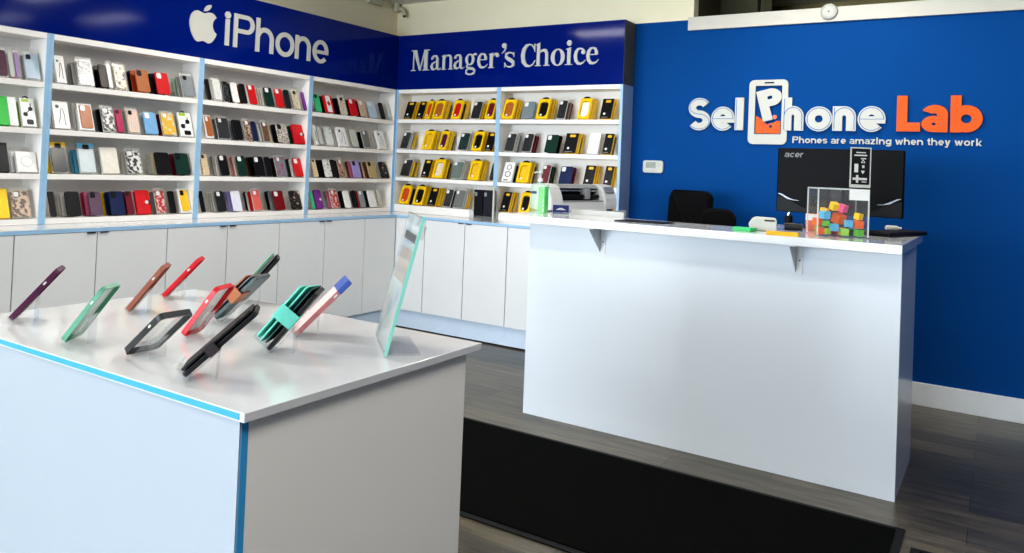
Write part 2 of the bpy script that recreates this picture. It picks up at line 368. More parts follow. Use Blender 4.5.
# ---------------------------------------------------------------- lettering
def sans(ch, w, h, t, xh=None):
    """plain sans letters drawn from even strokes; w, h, stroke t in metres; xh = x-height of tall letters"""
    m = GB(); xh = xh or h; B = lambda x0, y0, x1, y1: m.box(x0, y0, 0, x1, y1, 1)
    def arc(cx, cy, rx, ry, a0, a1, n=22, tx=None, ty=None):
        tx = tx or t; ty = ty or t
        f = lambda r1, r2: [(cx + r1 * math.cos(math.radians(a0 + (a1 - a0) * k / (n - 1))), cy + r2 * math.sin(math.radians(a0 + (a1 - a0) * k / (n - 1)))) for k in range(n)]
        m.ring(f(rx, ry), f(rx - tx, ry - ty), 0, 1, closed=False)
    def arch(x0, x1, top, foot=0):
        rx = (x1 - x0) / 2; ry = min(rx * 1.05, top * .55)
        arc((x0 + x1) / 2, top - ry, rx, ry, 0, 180); B(x1 - t, foot, x1, top - ry)
    if ch in 'lI': B(0, 0, w, h)
    elif ch == 'i': B((w - t) / 2, 0, (w + t) / 2, h * .775); m.prism(circ(w / 2, h - min(w / 2, h * .105), min(w / 2, h * .105), n=20), 0, 1)
    elif ch == 'j': B(0, 0, t, h)
    elif ch == 'o': arc(w / 2, h / 2, w / 2, h / 2, 0, 360, 40)
    elif ch == 'e':
        arc(w / 2, h / 2, w / 2, h / 2, -3, 318, 38, ty=t * .92); b_ = t * .78; B(t * .8, h * .5 - b_ * .62, w * .995, h * .5 + b_ * .38)
    elif ch == 'c': arc(w / 2, h / 2, w / 2, h / 2, 40, 320, 34)
    elif ch == 'a':
        B(w - t, 0, w, h * .66); arc(w / 2, h * .66, w / 2, h * .34, 0, 158, 20, ty=t * .9)
        rx, ry = w * .47, h * .30; arc(rx, ry, rx, ry, 0, 360, 34, tx=t * .95, ty=t * .72)
    elif ch in 'sS':
        T2 = t * (.92 if ch == 'S' else .86); rx = (w - t) / 2; ry = (h - T2) / 4; pts = []
        for k in range(17): a = math.radians(28 + (270 - 28) * k / 16); pts.append((w / 2 + rx * math.cos(a), h - T2 / 2 - ry + ry * math.sin(a), T2))
        for k in range(1, 18): a = math.radians(90 + (-152 - 90) * k / 17); pts.append((w / 2 + rx * math.cos(a), T2 / 2 + ry + ry * math.sin(a), T2))
        m.ribbon(pts, 0, 1)
    elif ch == 'h': B(0, 0, t, h); arch(0, w, xh)
    elif ch == 'n': B(0, 0, t, h); arch(0, w, h)
    elif ch == 'm': B(0, 0, t, h); arch(0, (w + t) / 2, h); arch((w - t) / 2, w, h)
    elif ch == 'r': B(0, 0, t, h); arc(w * .62, h - w * .62, w * .62, w * .62, 75, 180, 12)
    elif ch == 'L': B(0, 0, t, h); B(t, 0, w, t * .95)
    elif ch == 'P':
        b_ = h * .56; r = b_ / 2; B(0, 0, t, h); B(t, h - t * .88, w - r, h); B(t, h - b_, w - r, h - b_ + t * .88)
        arc(w - r, h - r, r, r, -90, 90, 20, ty=t * .88)
    elif ch == 'b': B(0, 0, t, h); arc(w / 2, xh / 2, w / 2, xh / 2, 0, 360, 36)
    elif ch == 'g':
        d = h * .28; hh = h - d; B(w - t, d * .7, w, h); arc(w / 2, d + hh / 2, w / 2, hh / 2, 0, 360, 30); arc(w / 2, d * .9, w / 2, d * .9, 0, -155, 16, ty=t * .9)
    elif ch == 'z': B(0, h - t * .8, w, h); B(0, 0, w, t * .8); m.prism([(0, t * .6), (t * 1.25, t * .6), (w, h - t * .6), (w - t * 1.25, h - t * .6)], 0, 1)
    elif ch == 'w':
        q_ = w / 4
        for a_, b_, y0, y1 in ((0, 1, h, 0), (1, 2, 0, h * .95), (2, 3, h * .95, 0), (3, 4, 0, h)):
            x0 = t * .45 + a_ * (w - t * .9) / 4; x1 = t * .45 + b_ * (w - t * .9) / 4
            m.prism([(x0 - t * .5, y0), (x0 + t * .5, y0), (x1 + t * .5, y1), (x1 - t * .5, y1)], 0, 1)
    elif ch == 'y':
        d = h * .28; m.prism([(0, h), (t * 1.15, h), (w / 2 + t * .5, d), (w / 2 - t * .6, d)], 0, 1); m.prism([(w, h), (w - t * 1.15, h), (w * .22, 0), (w * .22 + t * 1.1, 0)], 0, 1); B(w * .05, 0, w * .4, t * .85)
    elif ch == 'k':
        B(0, 0, t, h); m.prism([(t, xh * .36), (w - t * 1.2, xh), (w, xh), (t, xh * .12)], 0, 1); m.prism([(w * .42, xh * .62), (w * .28, xh * .36), (w - t * 1.2, 0), (w, 0)], 0, 1)
    elif ch == 't': B(w * .28, t, w * .28 + t, h); B(0, xh - t * .85, w, xh); arc(w * .28 + t * 1.3, t * 1.3, t * 1.3, t * 1.3, 180, 285, 10)
    me = bpy.data.meshes.new('sans'); me.from_pydata(m.v, [], m.f); return me
def place_letter(name, me, W, u, v, d0, d1, mat, parent, Mi):
    """put a metric glyph on a wall plane without rescaling it"""
    for p in me.vertices: p.co = W(u + p.co.x, v + p.co.y, d0 + p.co.z * (d1 - d0))
    bm = bmesh.new(); bm.from_mesh(me); bmesh.ops.recalc_face_normals(bm, faces=bm.faces); bm.to_mesh(me); bm.free()
    me.materials.append(mat); o = bpy.data.objects.new(name, me); COL.objects.link(o); o.parent = parent; o.matrix_local = Mi
    return o
def fit_letter(name, me, W, box, d0, d1, mat, parent, Mi, shear=0):
    """fit a flat glyph into u0,u1,v0,v1 on a wall plane, from depth d0 (wall) to d1 (front)"""
    xs = [v.co.x for v in me.vertices]; ys = [v.co.y for v in me.vertices]; zs = [v.co.z for v in me.vertices]
    x0, x1, y0, y1, a, b = min(xs), max(xs), min(ys), max(ys), min(zs), max(zs)
    for v in me.vertices:
        fx = (v.co.x - x0) / (x1 - x0); fy = (v.co.y - y0) / (y1 - y0); fz = (v.co.z - a) / (b - a)
        v.co = W(box[0] + fx * (box[1] - box[0]), box[2] + fy * (box[3] - box[2]), d0 + fz * (d1 - d0))
    bm = bmesh.new(); bm.from_mesh(me); bmesh.ops.recalc_face_normals(bm, faces=bm.faces); bm.to_mesh(me); bm.free()
    me.materials.clear(); me.materials.append(mat)
    for p in me.polygons: p.material_index = 0
    o = bpy.data.objects.new(name, me); COL.objects.link(o); o.parent = parent; o.matrix_local = Mi
    return o

def serif(ch):
    """bold condensed serif letters drawn from strokes; unit box"""
    m = GB(); B = lambda x0, y0, x1, y1: m.box(x0, y0, 0, x1, y1, 1)
    P = lambda *p: m.prism(list(p), 0, 1)
    def arc(cx, cy, rx, ry, a0, a1, wf, n=18):
        pts = []
        for k in range(n):
            a = math.radians(a0 + (a1 - a0) * k / (n - 1)); pts.append((cx + rx * math.cos(a), cy + ry * math.sin(a), wf(a, k / (n - 1))))
        m.ribbon(pts, 0, 1)
    st = lambda a, t: .07 + .17 * abs(math.cos(a)) ** 1.5          # thick at the sides, thin at top and foot
    if ch == 'M':
        B(0, 0, .26, .045); B(.1, .03, .16, .97); B(0, .955, .3, 1)
        P((.08, 1), (.3, 1), (.54, .0), (.45, .0)); P((.45, 0), (.53, 0), (.76, .97), (.70, .97))
        B(.7, 0, .9, 1); B(.62, 0, 1, .045); B(.7, .955, 1, 1)
    elif ch in 'nh':
        top = 1.0
        xh = 1.0 if ch == 'n' else .70
        B(.1, 0, .31, .94 * top); P((0, .90), (.31, 1), (.31, .90), (.1, .86)) ; B(0, 0, .41, .05 * (1 if ch == 'n' else .8))
        m.ribbon([(.27, xh * .76, .07), (.38, xh * .9, .09), (.55, xh * .945, .11), (.7, xh * .90, .17), (.775, xh * .76, .2), (.785, xh * .5, .2), (.785, 0, .2)], 0, 1)
        B(.59, 0, 1, .05 * (1 if ch == 'n' else .8))
    elif ch == 'a':
        m.ribbon([(.16, .70, .16), (.17, .80, .2), (.27, .92, .13), (.42, .95, .1), (.56, .91, .18), (.64, .76, .22), (.65, .5, .22), (.65, .16, .22), (.72, .06, .14), (.84, .05, .08), (.99, .13, .05)], 0, 1)
        m.ribbon([(.62, .60, .07), (.4, .53, .1), (.2, .42, .17), (.13, .25, .24), (.2, .1, .2), (.34, .05, .12), (.5, .1, .08), (.62, .22, .07)], 0, 1)
    elif ch == 'e':
        m.ribbon([(.28, .56, .06), (.86, .56, .06)], 0, 1)
        m.ribbon([(.80, .55, .24), (.79, .72, .24), (.70, .89, .16), (.52, .955, .09), (.34, .9, .17), (.20, .74, .24), (.15, .5, .26), (.20, .27, .25), (.36, .09, .2), (.58, .05, .13), (.80, .11, .08), (.98, .27, .04)], 0, 1)
    elif ch == 'c':
        m.ribbon([(.82, .70, .2), (.80, .80, .22), (.68, .92, .12), (.52, .95, .09), (.34, .9, .17), (.20, .74, .25), (.15, .5, .28), (.20, .27, .26), (.36, .1, .2), (.58, .05, .13), (.80, .12, .08), (.98, .27, .04)], 0, 1)
        m.prism(circ(.79, .72, .17, .12, 14), 0, 1)
    elif ch == 'C':
        m.ribbon([(.93, .68, .03), (.86, .80, .07), (.72, .93, .06), (.54, .965, .06), (.34, .9, .16), (.18, .72, .24), (.13, .5, .27), (.18, .26, .25), (.36, .08, .16), (.58, .035, .07), (.80, .1, .07), (.97, .28, .04)], 0, 1)
        P((.86, .98), (.95, .98), (.95, .64), (.90, .64)); 
    elif ch == 'o':
        o_ = circ(.5, .5, .5, .5, 32); i_ = circ(.5, .5, .23, .43, 32); m.ring(o_, i_, 0, 1)
    elif ch == 'g':
        o_ = circ(.40, .72, .38, .27, 28); i_ = circ(.40, .72, .16, .21, 28); m.ring(o_, i_, 0, 1)
        m.ribbon([(.62, .9, .07), (.78, .96, .09), (.94, .94, .1)], 0, 1)
        m.ribbon([(.24, .5, .06), (.14, .42, .1), (.2, .345, .13), (.4, .315, .13), (.66, .29, .13), (.82, .2, .16), (.78, .1, .13), (.55, .035, .07), (.3, .035, .08), (.12, .1, .12), (.12, .2, .1), (.3, .31, .07)], 0, 1)
    elif ch == 'r':
        B(.12, 0, .42, .95); P((0, .90), (.42, 1), (.42, .9), (.12, .86)); B(0, 0, .58, .05)
        m.ribbon([(.40, .74, .07), (.52, .88, .1), (.68, .94, .12), (.84, .88, .2), (.86, .80, .22)], 0, 1); m.prism(circ(.83, .80, .17, .11, 14), 0, 1)
    elif ch == 's':
        m.ribbon([(.86, .70, .04), (.80, .86, .08), (.62, .95, .08), (.40, .955, .1), (.18, .86, .2), (.17, .70, .22), (.34, .58, .24), (.62, .46, .26), (.82, .32, .26), (.84, .17, .22), (.66, .06, .12), (.42, .045, .09), (.2, .12, .08), (.08, .32, .04)], 0, 1)
        B(.82, .66, .89, .98); B(.04, .02, .10, .34)
    elif ch == 'i':
        B(.28, 0, .74, .66); P((.02, .64), (.74, .71), (.74, .62), (.28, .60)); B(0, 0, 1, .035); m.prism(circ(.5, .88, .33, .118, 18), 0, 1)
    elif ch == "'":
        m.prism(circ(.52, .76, .42, .24, 18), 0, 1); m.ribbon([(.8, .76, .26), (.76, .5, .24), (.55, .24, .16), (.1, .03, .04)], 0, 1)
    me = bpy.data.meshes.new('serif'); me.from_pydata(m.v, [], m.f); return me

# fascias
ZT = 2.4525
fa = thing('sign_fascia', 'glossy royal blue fascia on left wall with white apple emblem and word', 'sign', (-.09, -2.1, ZH))
Mi = Matrix.Translation((-.09, -2.1, ZH)).inverted()
MB().box(-.19, -4.2, ZH + .001, 0, -.0005, ZT).build('panel', M_header, fa, Mi)
for ch, *b in [('i', -1.8464, -1.7956, 2.0934, 2.3255), ('P', -1.769, -1.59, 2.092, 2.325), ('h', -1.5755, -1.4124, 2.09, 2.33), ('o', -1.393, -1.2138, 2.0878, 2.268), ('n', -1.2024, -1.0472, 2.09, 2.268), ('e', -1.0237, -0.8592, 2.0874, 2.2683)]:
    place_letter('letter', sans(ch, b[1] - b[0], b[3] - b[2], .034, .180), WL, b[0], b[2], 0, -.008, M_letter, fa, Mi)
# apple emblem: body with bite, and a leaf
def spline(pts, n=6):
    out = []; N = len(pts)
    for i in range(N):
        p0, p1, p2, p3 = pts[i - 1], pts[i], pts[(i + 1) % N], pts[(i + 2) % N]
        for k in range(n):
            t = k / n; a = [.5 * (2 * p1[j] + (p2[j] - p0[j]) * t + (2 * p0[j] - 5 * p1[j] + 4 * p2[j] - p3[j]) * t * t + (3 * p1[j] - p0[j] - 3 * p2[j] + p3[j]) * t ** 3) for j in (0, 1)]
            out.append(tuple(a))
    return out
ap = spline([(.50, .93), (.60, .96), (.72, 1.0), (.86, .96), (.965, .85)], 1)
body = [(.50, .93), (.58, .955), (.68, .99), (.78, .995), (.88, .96), (.97, .865), (.90, .80), (.85, .71), (.835, .6), (.86, .49), (.92, .40), (1.0, .345),
        (.955, .23), (.88, .11), (.80, .03), (.72, .0), (.64, .02), (.56, .05), (.48, .05), (.40, .02), (.32, 0), (.23, .04), (.14, .15), (.06, .30), (.01, .48), (0, .64), (.03, .79), (.10, .90), (.19, .965), (.28, .985), (.38, .96)]
leaf = [(.0, .0), (.03, .30), (.22, .62), (.52, .88), (.98, 1.0), (.97, .68), (.76, .34), (.42, .09)]
def emblem(pts, b, sm): 
    mm = MB().prism(sm, 0, 1); me = bpy.data.meshes.new('emblem'); me.from_pydata(mm.v, [], mm.f); return me
b = (-2.1194, -1.9074, 2.0836, 2.2903); fit_letter('apple_emblem', emblem(0, 0, body), WL, b, 0, -.008, M_letter, fa, Mi)
b = (-2.0124, -1.9579, 2.2906, 2.3434); fit_letter('apple_leaf', emblem(0, 0, leaf), WL, b, 0, -.008, M_letter, fa, Mi)
fb = thing('sign_fascia', "glossy royal blue fascia on back wall reading Manager's Choice", 'sign', (1.06, .09, ZH))
Mi = Matrix.Translation((1.06, .09, ZH)).inverted()
MB().box(.0005, 0, ZH + .001, 2.119, .19, ZT).build('panel', M_header, fb, Mi)
sub(MB().box(2.119, .001, ZH + .001, 2.1225, .19, ZT).build('end_panel', M_rawboard, fb, Mi), 'unpainted dark grey end board')
for ch, *b in [('M', 0.1505, 0.3463, 2.1403, 2.3194), ('a', 0.3579, 0.4712, 2.138, 2.268), ('n', 0.4731, 0.5986, 2.14, 2.2678), ('a', 0.5984, 0.7123, 2.138, 2.2649), ('g', 0.7173, 0.8309, 2.0866, 2.2665), ('e', 0.8374, 0.94, 2.1365, 2.2635), ('r', 0.9466, 1.0473, 2.1379, 2.262), ("'", 1.0701, 1.1154, 2.249, 2.3332), ('s', 1.0991, 1.1943, 2.135, 2.261), ('C', 1.2507, 1.3839, 2.1328, 2.3167), ('h', 1.3816, 1.51, 2.1375, 2.3224), ('o', 1.519, 1.6391, 2.1331, 2.2654), ('i', 1.6434, 1.7054, 2.1367, 2.3254), ('c', 1.715, 1.8152, 2.1333, 2.2638), ('e', 1.8198, 1.9229, 2.1333, 2.2645)]:
    fit_letter('letter', serif(ch), WB, b, 0, -.008, M_letter, fb, Mi)

# the shop sign on the blue wall
sg = thing('wall_sign', 'raised white and orange shop sign lettering with phone emblem on blue wall', 'sign', (3.4, DD, 1.6))
Mi = Matrix.Translation((3.4, DD, 1.6)).inverted()
D0, D1 = DD - .0005, DD - .02
for ch, *b in [('S', 2.5525, 2.7147, 1.6597, 1.891), ('e', 2.7187, 2.8818, 1.659, 1.8277), ('l', 2.8834, 2.942, 1.664, 1.8884), ('h', 3.1995, 3.3326, 1.664, 1.8847), ('o', 3.3448, 3.509, 1.66, 1.8239), ('n', 3.5101, 3.6494, 1.6646, 1.8237), ('e', 3.6582, 3.8185, 1.6597, 1.8234), ('L', 3.88, 4.0096, 1.6648, 1.8861), ('a', 4.0152, 4.155, 1.6611, 1.8277), ('b', 4.1673, 4.3328, 1.6607, 1.8839)]:
    orange = ch in 'Lab'
    lt = place_letter('letter', sans(ch, b[1] - b[0], b[3] - b[2], .058 if ch != 'b' else .056, .164), WB, b[0], b[2], D0, D1, M_orange if orange else M_letter, sg, Mi)
    if not orange:                          # thin blue inline inside each white letter
        k_ = .008
        place_letter('inline', sans(ch, b[1] - b[0] - 2 * k_, b[3] - b[2] - 2 * k_,   .0048 if ch != 'l' else .01, .164 - 2 * k_), WB, b[0] + k_, b[2] + k_, D1 - .0003, D1 - .0012, M_lettershadow, lt, Matrix.Identity(4)) if ch != 'l' else MB().box(b[0] + k_, D1 - .0012, b[2] + k_, b[0] + k_ + .004, D1 - .0003, b[3] - k_).build('inline', M_lettershadow, lt)
ph = MB()
def SH(x, y, z): return (x, y, z)
PX0, PX1, PZ0, PZ1 = 2.974, 3.229, 1.570, 2.008
outp = rrect(PX0, PZ0, PX1, PZ1, .034, 5); inp = [(min(max(x, 3.016), 3.191), min(max(z, 1.638), 1.968)) for x, z in outp]
T = lambda x, y, z: (x, z, y)
ph.ring(outp, inp, DD - .014, D0, T=T); ph.build('phone_emblem', M_letter, sg, Mi)
MB().box(3.075, DD - .0165, 1.983, 3.137, DD - .0141, 1.992).build('speaker_slot', M_black, sg, Mi)
k_ = MB(); fr = .0045
for (x0, z0, x1, z1) in ((3.016, 1.638, 3.016 + fr, 1.968), (3.191 - fr, 1.638, 3.191, 1.968), (3.016, 1.638, 3.191, 1.638 + fr), (3.016, 1.968 - fr, 3.191, 1.968)): k_.box(x0, DD - .011, z0, x1, D0, z1)
k_.build('screen_outline', pmat('dark_navy_outline', rgb(16, 34, 62), .5), sg, Mi)
liq = [(3.022, 1.644), (3.185, 1.644), (3.185, 1.728), (3.16, 1.73), (3.14, 1.715), (3.12, 1.715), (3.10, 1.702), (3.08, 1.722), (3.06, 1.742), (3.04, 1.755), (3.022, 1.765)]
MB().prism(liq, DD - .009, D0, T=T).build('orange_liquid', M_orange, sg, Mi)
MB().prism(circ(3.122, 1.692, .011, n=20), DD - .0115, DD - .0092, T=T).build('dark_bubble', pmat('bubble_navy', rgb(20, 40, 80), .5), sg, Mi)
MB().prism(circ(3.147, 1.755, .015, n=20), DD - .012, D0, T=T).build('pink_bubble', pmat('bubble_pink', rgb(220, 110, 80), .4), sg, Mi)
pm = sans('P', .13, .20, .052)                                            # the tilted P inside the phone screen
xs = [v.co.x for v in pm.vertices]; ys = [v.co.y for v in pm.vertices]
for v in pm.vertices:
    fx = (v.co.x - min(xs)) / (max(xs) - min(xs)) - .5; fy = (v.co.y - min(ys)) / (max(ys) - min(ys)) - .5
    x_, y_ = fx * .150, fy * .21; a = math.radians(14)
    v.co = (x_ * math.cos(a) - y_ * math.sin(a), x_ * math.sin(a) + y_ * math.cos(a), v.co.z)
xs = [v.co.x for v in pm.vertices]; ys = [v.co.y for v in pm.vertices]
fit_letter('letter', pm, WB, (3.022, 3.192, 1.722, 1.948), DD - .012, DD - .024, M_letter, sg, Mi)
ADV = dict(P=.667, h=.611, o=.611, n=.611, e=.556, s=.556, a=.556, r=.40, m=.889, z=.5, i=.278, g=.611, w=.778, t=.35, y=.556, k=.57)
words = 'Phones are amazing when they work'.split()
tot = sum(sum(ADV[c] for c in w_) for w_ in words) + .278 * (len(words) - 1); em = (4.335 - 3.263) / tot; u = 3.263
for w_ in words:
    all_ = MB()
    for c in w_:
        a = ADV[c] * em; lw_ = a - .075 * em
        hh = {'P': .716, 'h': .716, 'k': .716, 'i': .716, 't': .66}.get(c, .52) * em + (.20 * em if c in 'gy' else 0)
        me = sans(c, lw_, hh, .135 * em if c not in 'ams' else .122 * em, .52 * em)
        v0 = 1.582 - (.20 * em if c in 'gy' else 0)
        all_.add([(u + .04 * em + p.co.x, D0 + p.co.z * (-.008), v0 + p.co.y) for p in me.vertices], [list(p.vertices) for p in me.polygons])
        bpy.data.meshes.remove(me); u += a
    all_.build('tagline_word', M_letter, sg, Mi); u += .278 * em

# thermostat, round sensor, cable
t = thing('wall_thermostat', 'small white wall thermostat with grey screen on blue wall', 'thermostat', (2.303, DD, 1.39)); Mi = Matrix.Translation((2.303, DD, 1.39)).inverted()
MB().prism(rrect(2.227, 1.345, 2.380, 1.437, .018), DD - .026, DD, T=T).build('housing', M_letter, t, Mi, bevel=.004)
MB().box(2.252, DD - .028, 1.382, 2.325, DD - .0262, 1.424).build('screen', pmat('lcd_green_grey', rgb(120, 128, 112), .3), t, Mi)
c = MB()
for x, z in ((2.345, 1.415), (2.345, 1.395), (2.36, 1.405), (2.26, 1.36), (2.285, 1.36), (2.31, 1.36)): c.box(x - .006, DD - .0275, z - .004, x + .006, DD - .0262, z + .004)
c.build('buttons', pmat('button_grey', rgb(180, 180, 176), .5), t, Mi)
t = thing('wall_door_chime', 'round white disc mounted on white trim above blue wall', 'chime', (3.47, DD - .0221, 2.44))
Rx = Matrix.Rotation(PI / 2, 4, 'X')
MB().rev([(.052, 0), (.052, .014), (.046, .022), (.020, .024), (.0, .024)], 28).build('disc', M_letter, t, Rx)
MB().rev([(.007, .0242), (.007, .027), (0, .027)], 12).build('button', pmat('chime_grey', rgb(150, 148, 138), .5), t, Rx)
tag(MB().tube([(2.90, DD + .45, 2.432), (2.90, DD + .45, 2.6), (2.905, DD + .45, 2.779)], .011).build('hanging_cable', M_black), 'black cable hanging in the dim opening above trim', 'cable')
tag(MB().tube([(2.66 + .12 * math.cos(a_), DD + .3, 2.437 + .05 * math.sin(a_)) for a_ in [PI * k / 10 for k in range(11)]], .006).build('looped_cable', M_black), 'short looped black cable lying on sill of dim opening', 'cable')
t = thing('pipe_fitting', 'cream pipe and elbow fitting on wall high above the corner', 'pipe', (-.1, .1, ZC))
Mi = Matrix.Translation((-.1, .1, ZC)).inverted()
M_pipe = pmat('cream_pipe', rgb(206, 200, 176), .5, noise=.05)
MB().tube([(-.165, .14, ZC - .001), (-.165, .14, 2.705)], .028, 14).build('pipe', M_pipe, t, Mi)
MB().tube([(-.13, .14, 2.73), (-.10, .14, 2.725), (-.075, .14, 2.70), (-.07, .14, 2.665)], .018, 12).build('elbow', M_pipe, t, Mi)
MB().tube([(-.07, .14, 2.665), (-.07, .14, 2.65)], .014, 12).build('nozzle', M_dark, t, Mi)
MB().box(-.19, -.24, 2.715, -.15, -.06, ZC - .002).build('junction_box', M_pipe, t, Mi, bevel=.006)

# ---------------------------------------------------------------- stock on the shelves
def ywin(w, h): return rrect(w * .14, h * .10, w * .86, h * .86, min(w * .3, .03), 5)
H = dict(case=.148, casew=.148, wallet=.155, bag=.158, hangbag=.155, wbox=.165, cablebox=.165, earbox=.165, ringbox=.118, tanbox=.165, ybox=.168, dbox=.162, hexbox=.165, flagbox=.150)
NAME = dict(case='phone_case', casew='phone_case', wallet='wallet_case', bag='bagged_phone_case', hangbag='bagged_phone_case', wbox='accessory_box', cablebox='accessory_box', earbox='accessory_box', ringbox='accessory_box', tanbox='boxed_phone_case', ybox='boxed_phone_case', dbox='boxed_phone_case', hexbox='boxed_phone_case', flagbox='phone_case')
CAT = dict(phone_case='phone case', wallet_case='phone case', bagged_phone_case='bagged phone case', accessory_box='box', boxed_phone_case='boxed phone case')
def stock(kind, col, w, M):
    """front item of a stack; local x along the shelf, y up, z towards the viewer"""
    h = H[kind]; nm = NAME[kind]; wm = cmat('white')
    def cam(par, x, top, dark, s=.030):
        MB().prism(rrect(x, top - s * 1.15, x + s, top, s * .25, 3), .0002, .0022).build('camera_cutout', cmat('black') if dark else cmat('white'), par)
    if kind in ('case', 'casew', 'flagbox'):
        o = MB().prism(rrect(0, 0, w, h, min(.013, w * .2)), -.011, 0).build(nm, cmat('red' if kind == 'flagbox' else col), None, M, bevel=.002)
        if kind == 'flagbox':
            MB().prism(rrect(w * .25, .006, w * .78, h - .006, .004), .0002, .001).build('white_panel', cmat('white'), o)
            cx, cy, s = w * .52, h * .5, w * .22
            lf = [(0, 1.1), (.2, .7), (.42, .82), (.36, .35), (.72, .55), (.95, .2), (.6, -.1), (.68, -.35), (.1, -.4), (.06, -.95), (-.06, -.95), (-.1, -.4), (-.68, -.35), (-.6, -.1), (-.95, .2), (-.72, .55), (-.36, .35), (-.42, .82), (-.2, .7)]
            MB().prism([(cx + x * s, cy + y * s * 1.3) for x, y in lf], .0011, .002).build('maple_leaf', cmat('red'), o)
        elif w > .035: cam(o, w * .1, h - .007, kind == 'case', min(.032, w * .42))
    elif kind == 'wallet':
        o = MB().prism(rrect(0, 0, w, h, .012), -.022, 0).build(nm, cmat(col), None, M, bevel=.003)
        MB().box(w * .62, h * .40, -.023, w + .001, h * .56, .003).build('strap', cmat('wine' if col == 'red' else col), o, bevel=.002)
        MB().prism(circ(w * .72, h * .48, .012, n=16), .0032, .005).build('clasp', cmat('pale'), o)
    elif kind in ('bag', 'hangbag'):
        i = min(.006, w * .1)
        o = MB().prism(rrect(i, i, w - i, h - .004, .010), -.013, -.003).build(nm, cmat(col), None, M, bevel=.002)
        MB().prism([(0, 0), (w, 0), (w * .985, h * .5), (w, h + .022), (w * .5, h + .026), (0, h + .02), (w * .02, h * .45)], -.016, 0).build('plastic_bag', M_bag, o)
        if col not in ('clear',): MB().box(w * .02, .001, -.0158, w * .98, h + .012, -.0135).build('insert_card', cmat('pale'), o)
        hc = {'black': 'yellow', 'frost': 'skyblue'}.get(col, 'pale') if kind == 'hangbag' else None
        if hc:
            MB().box(.002, h + .0005, -.012, w - .002, h + .03, -.004).build('bag_header', cmat(hc), o)
            MB().prism(rrect(w * .32, h - .008, w * .68, h + .020, .006), .0003, .0013).build('header_label', cmat('black'), o)
        elif w > .05 and col not in ('clear', 'white', 'tealwhite'): cam(o, w * .16, h - .012, col in ('grey', 'iceblue', 'pinkmarble', 'creampat'), .024)
    elif kind in ('wbox', 'cablebox', 'earbox', 'ringbox', 'hexbox', 'tanbox'):
        dk = cmat('black')
        base = col if kind == 'wbox' else 'white'
        o = MB().box(0, 0, -.024, w, h, 0).build(nm, cmat(base), None, M, bevel=.001)
        if kind == 'cablebox':
            cx = w * .5
            MB().ribbon([(cx - w * .22, h * .18, .003), (cx - w * .05, h * .45, .003), (cx, h * .72, .003), (cx + w * .12, h * .74, .003), (cx + w * .2, h * .5, .003), (cx + w * .18, h * .16, .003), (cx + w * .3, h * .13, .003)], .0003, .001).build('cable_picture', pmat('print_grey', rgb(96, 98, 100), .5), o)
            MB().prism(circ(cx - w * .2, h * .80, w * .12, n=14), .0003, .001).build('round_mark', pmat('print_grey', rgb(96, 98, 100), .5), o)
        elif kind == 'earbox':
            p = MB(); p.prism(circ(w * .68, h * .62, w * .17, n=14), .0003, .001); p.prism(circ(w * .28, h * .42, w * .17, n=14), .0003, .001)
            p.ribbon([(w * .72, h * .82, .004), (w * .68, h * .62, .005), (w * .28, h * .42, .004)], .0003, .001); p.prism(rrect(w * .3, h * .06, w * .8, h * .24, .008), .0003, .001)
            p.build('earphones_picture', dk, o)
            MB().box(w * .1, h * .86, .0003, w * .6, h * .97, .001).build('colour_label', cmat('lime' if 'ear' in kind and w > .07 else 'pale'), o)
            MB().ring(circ(w * .5, h + .001, .018, .016, 12, 0, 180), circ(w * .5, h + .001, .012, .010, 12, 0, 180), -.014, -.010, closed=False).build('hang_hook', dk, o)
        elif kind == 'ringbox':
            MB().ring(circ(w * .5, h * .52, .032), circ(w * .5, h * .52, .028), .0003, .001).build('ring_picture', cmat('pale'), o)
        elif kind == 'hexbox':
            p = MB()
            for cy, s in ((.74, .26), (.38, .30)): p.ring(circ(w * .5, h * cy, w * s, w * s, 6, 30, 390), circ(w * .5, h * cy, w * s * .8, w * s * .8, 6, 30, 390), .0003, .001)
            p.box(w * .2, h * .06, .0003, w * .6, h * .10, .001); p.build('outline_print', dk, o)
        elif kind == 'tanbox':
            cc = MB().prism(rrect(w * .12, h * .06, w * .9, h * .93, .010), .0003, .006).build('case', cmat(col), o, bevel=.0015)
            MB().prism(rrect(w * .16, h * .70, w * .48, h * .90, .006), .0064, .0082).build('camera_cutout', cmat('white' if col == 'tan' else 'black'), cc)
    elif kind == 'ybox':
        out = rrect(0, 0, w, h, .003, 5); inn = ywin(w, h)
        b = MB().ring(out, inn, -.022, 0); b.box(.001, .001, -.0228, w - .001, h - .001, -.0221); o = b.build(nm, cmat('yellow'), None, M)
        cs = MB().prism(rrect(w * .2, h * .11, w * .82, h * .82, .010), -.020, -.006).build('case', cmat(col), o, bevel=.002)
        MB().prism(circ(w * .36, h * .20, .0095, n=14), -.0055, -.0045).build('emblem', cmat('white'), cs)
        MB().prism([(w * .18, h + .0002), (w * .82, h + .0002), (w * .74, h + .012), (w * .6, h + .017), (w * .4, h + .017), (w * .26, h + .012)], -.02, -.004).build('hang_tab', cmat('black'), o)
    elif kind == 'dbox':
        o = MB().box(0, 0, -.022, w, h, -.003).build(nm, cmat('yellow'), None, M)
        fp = MB().box(0, 0, -.0029, w, h, 0).build('front_panel', cmat('charcoal' if col == 'charcoal' else 'black'), o)
        MB().prism(rrect(w * .3, h * .80, w * .78, h * .93, .006), .0003, .0012).build('label', cmat('gold'), fp)
        MB().prism(circ(w * .36, h * .24, .0095, n=14), .0003, .0012).build('emblem', cmat('white'), fp)
        MB().box(w * .12, h * .05, .0003, w * .72, h * .08, .001).build('print_line', cmat('grey'), fp)
    return o
